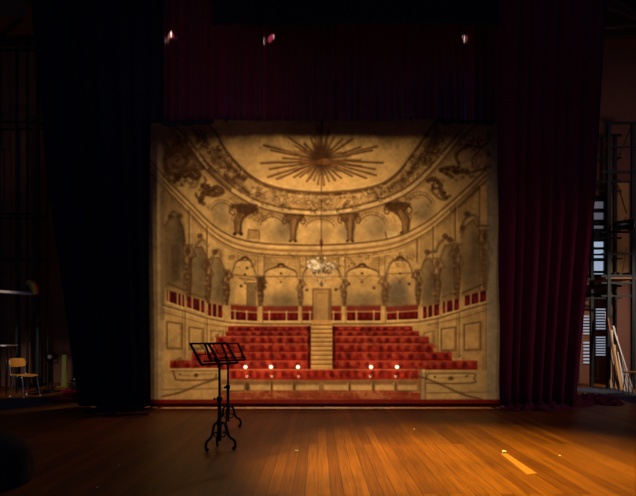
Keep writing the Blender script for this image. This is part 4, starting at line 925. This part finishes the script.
# leaning timbers
tl = [(611.5, 389, 606.5, 312, .05, 'pale_wood'), (613, 390, 612, 330, .04, 'white_wood'), (619, 391, 608, 318, .035, 'brown_wood'), (622, 391, 612.5, 344, .06, 'pale_wood'), (624.5, 392, 618, 352, .035, 'white_wood'), (630.5, 393, 613, 326, .04, 'white_wood'), (628, 393, 616, 336, .04, 'white_wood'), (633.5, 394, 617, 340, .035, 'white_wood'), (616, 390.5, 615, 345, .03, 'pale_wood')]
nm = ['tall tan batten at the left end of', 'short white batten second from left in', 'thin brown batten slanting through', 'broad tan board in the middle of', 'short white batten in the middle of', 'longest white batten slanting across', 'medium white batten slanting in', 'rightmost white batten of', 'slim upright tan batten in']
for i, (xb, yb, xt, yt, w, mm) in enumerate(tl):
    a = G(xb, yb); dt = a.y + .45; b = P(xt, yt, dt)
    bm = bmesh.new(); bar(bm, a + Vector((0, 0, .025)), b, w * 1.25, .03)
    tag(obj('timber_batten', bm, M[mm], bevel=.003), nm[i] + ' the stack leaning on the scaffold', 'batten', 'timber leaning at the right edge')
# small stool
g = G(631, 393.5); t = thing('stool', 'small pale round stool before the leaning timber, right edge', 'stool', (g.x - .2, g.y - .35, 0))
bm = bmesh.new(); zs = CH - (371.5 - HY) * (g.y - .35) / F; lathe(bm, [(.17, zs - .03), (.185, zs - .02), (.185, zs - .005), (.17, zs)], n=28); obj('seat', bm, M['ply'], t)
for k in range(4):
    a = math.radians(45 + 90 * k); bm = bmesh.new(); tube(bm, [(.12 * math.cos(a), .12 * math.sin(a), zs - .02), (.18 * math.cos(a), .18 * math.sin(a), 0)], .012); obj('leg', bm, M['chrome'], t, True)
# pipes high right
tg = thing('overhead_pipework', 'brown pipes under the ceiling in the upper right corner', 'pipe')
for (a, b, dz) in (((604, 28), (650, 22), 0), ((608, 8), (650, 34), .2), ((616, 0), (640, 40), .4)):
    bm = bmesh.new(); tube(bm, [P(a[0], a[1], 13.6 + dz), P(b[0] + 30, b[1], 13.6 + dz)], .04); obj('pipe', bm, M['wall'], tg, True)
bm = bmesh.new(); box(bm, P(645, 42, 14) , (2.4, .5, .12)); obj('shelf', bm, M['brown_wood'], tg)
bm = bmesh.new(); tube(bm, [P(650, 30, 13.8), (P(650, 30, 13.8).x, 13.8, 9.9)], .03); obj('hanger', bm, M['steel'], tg)

# scraps on the floor
scr = [(504, 452.5, .03, 'small crumpled white paper scrap right of centre on the lit boards'), (296.5, 451.5, .022, 'tiny white scrap beside the shadow of the music stand'), (119, 466, .016, 'small pale scrap on the dark boards at left'), (97, 488, .014, 'pale scrap near the bottom left bundle'), (414, 429.5, .015, 'tiny white fleck on boards before the backdrop'), (560, 456, .014, 'tiny white fleck on boards at right')]
for px, py, s_, lb in scr:
    bm = bmesh.new(); bmesh.ops.create_icosphere(bm, subdivisions=2, radius=s_); rr = random.Random(int(px))
    for v in bm.verts: v.co *= rr.uniform(.6, 1.1); v.co.z = max(0, v.co.z * .6 + s_ * .4)
    o = obj('paper_scrap', bm, M['white']); o.location = G(px, py); tag(o, lb, 'scrap', 'scraps on the stage floor')
M['patch'] = mat('bare_board', (188, 124, 62), .5, vary=.15, vscale=3, stretch=(20, 1, 1))
tag(floor_poly('board_patch', [(500.5, 453.5), (507, 453.5), (537, 473.5), (527, 474.5)], M['patch'], .002), 'pale worn board strip on the lit floor, right of centre', 'board')

# ------------------------------------------------------------------ lights
def aim(o, tgt):
    o.rotation_euler = (Vector(tgt) - o.location).to_track_quat('-Z', 'Y').to_euler()
def area(name, loc, tgt, sx, sy, e, c, spread=180):
    l = bpy.data.lights.new(name, 'AREA'); l.shape = 'RECTANGLE'; l.size = sx; l.size_y = sy; l.energy = e; l.color = c; l.spread = math.radians(spread)
    o = bpy.data.objects.new(name, l); COL.objects.link(o); o.location = loc; aim(o, tgt); return o
def spot(name, loc, tgt, e, c, deg, blend, rad=.1):
    l = bpy.data.lights.new(name, 'SPOT'); l.energy = e; l.color = c; l.spot_size = math.radians(deg); l.spot_blend = blend; l.shadow_soft_size = rad
    o = bpy.data.objects.new(name, l); COL.objects.link(o); o.location = loc; aim(o, tgt); return o
WARM = (1, .66, .32)
for x, e in ((-1.7, 1500), (0, 2150), (1.7, 1300)):
    spot('backdrop_light', (x, 15.8, 7.35), (x * .45 - .12, 10.6, 1.35), e, (1, .73, .42), 64, 1, .25)
spot('stand_light', (-4.6, 8.6, 6.9), (1.6, 5.6, 0), 3000, (1, .72, .12), 27, .85, .05)
spot('pool_light', (2.2, 4.6, 9.3), (1.85, 6.2, 0), 6200, (1, .76, .10), 35, 1, .1)
spot('curtain_fill', (8.6, 7.2, 3.0), (5.0, 10.9, 1.6), 150, (1, .52, .75), 62, 1, .25)
spot('valance_fill', (-.6, 7.6, 4.0), (-2.3, 11.4, 5.9), 36, (1, .5, .6), 60, 1, .3)
for px, e in ((171, 48), (271, 40), (465, 12)):
    x = (px - CX) * 11.45 / F; z = CH + (HY - 38) * 11.45 / F
    spot('curtain_highlight', (x * 1.04 + (.26 if px < 200 else 0), 10.85, z + .28), (x, 11.42, z), e, (1, .9, .7), 15, 1, .012)  # added unseen spots, set close to make the curtain's hot spots
spot('right_wing_fill', (7.6, 10.6, 5.2), (8.8, 16, 6.0), 130, (1, .6, .5), 75, 1, .2)  # added unseen fill that lifts the upper right wing wall
spot('right_wing_low_fill', (8.4, 11.6, 3.6), (8.0, 15.6, .7), 520, (1, .74, .55), 78, 1, .1)  # added unseen fill brightening the door and floor in the right wing
spot('left_wing_fill', (-6.2, 9.4, 4.2), (-8.6, 14, 6.6), 45, (1, .6, .5), 44, 1, .2)  # added unseen fill for the dim gallery corner at upper left
spot('chair_fill', (-6.6, 9.3, 3.2), (-7.0, 12.6, 1.2), 380, (1, .82, .62), 34, 1, .1)  # added unseen spot that brightens the chair, no fixture there
w = bpy.data.worlds.new('world'); sc.world = w; w.use_nodes = True
w.node_tree.nodes['Background'].inputs[0].default_value = (.08, .18, .5, 1); w.node_tree.nodes['Background'].inputs[1].default_value = .35

# ------------------------------------------------------------------ camera
cam = bpy.data.cameras.new('camera'); co = bpy.data.objects.new('camera', cam); COL.objects.link(co); sc.camera = co
cam.sensor_width = 36; cam.sensor_fit = 'HORIZONTAL'; cam.lens = F / 636 * 36; cam.shift_y = (HY - 248) / 636; co.location = (0, 0, CH); co.rotation_euler = (math.radians(90), 0, 0)
cam.clip_end = 100
sc.view_settings.view_transform = 'Standard'; sc.view_settings.look = 'None'; sc.view_settings.exposure = 0; sc.view_settings.gamma = 1; sc.view_settings.use_curve_mapping = False
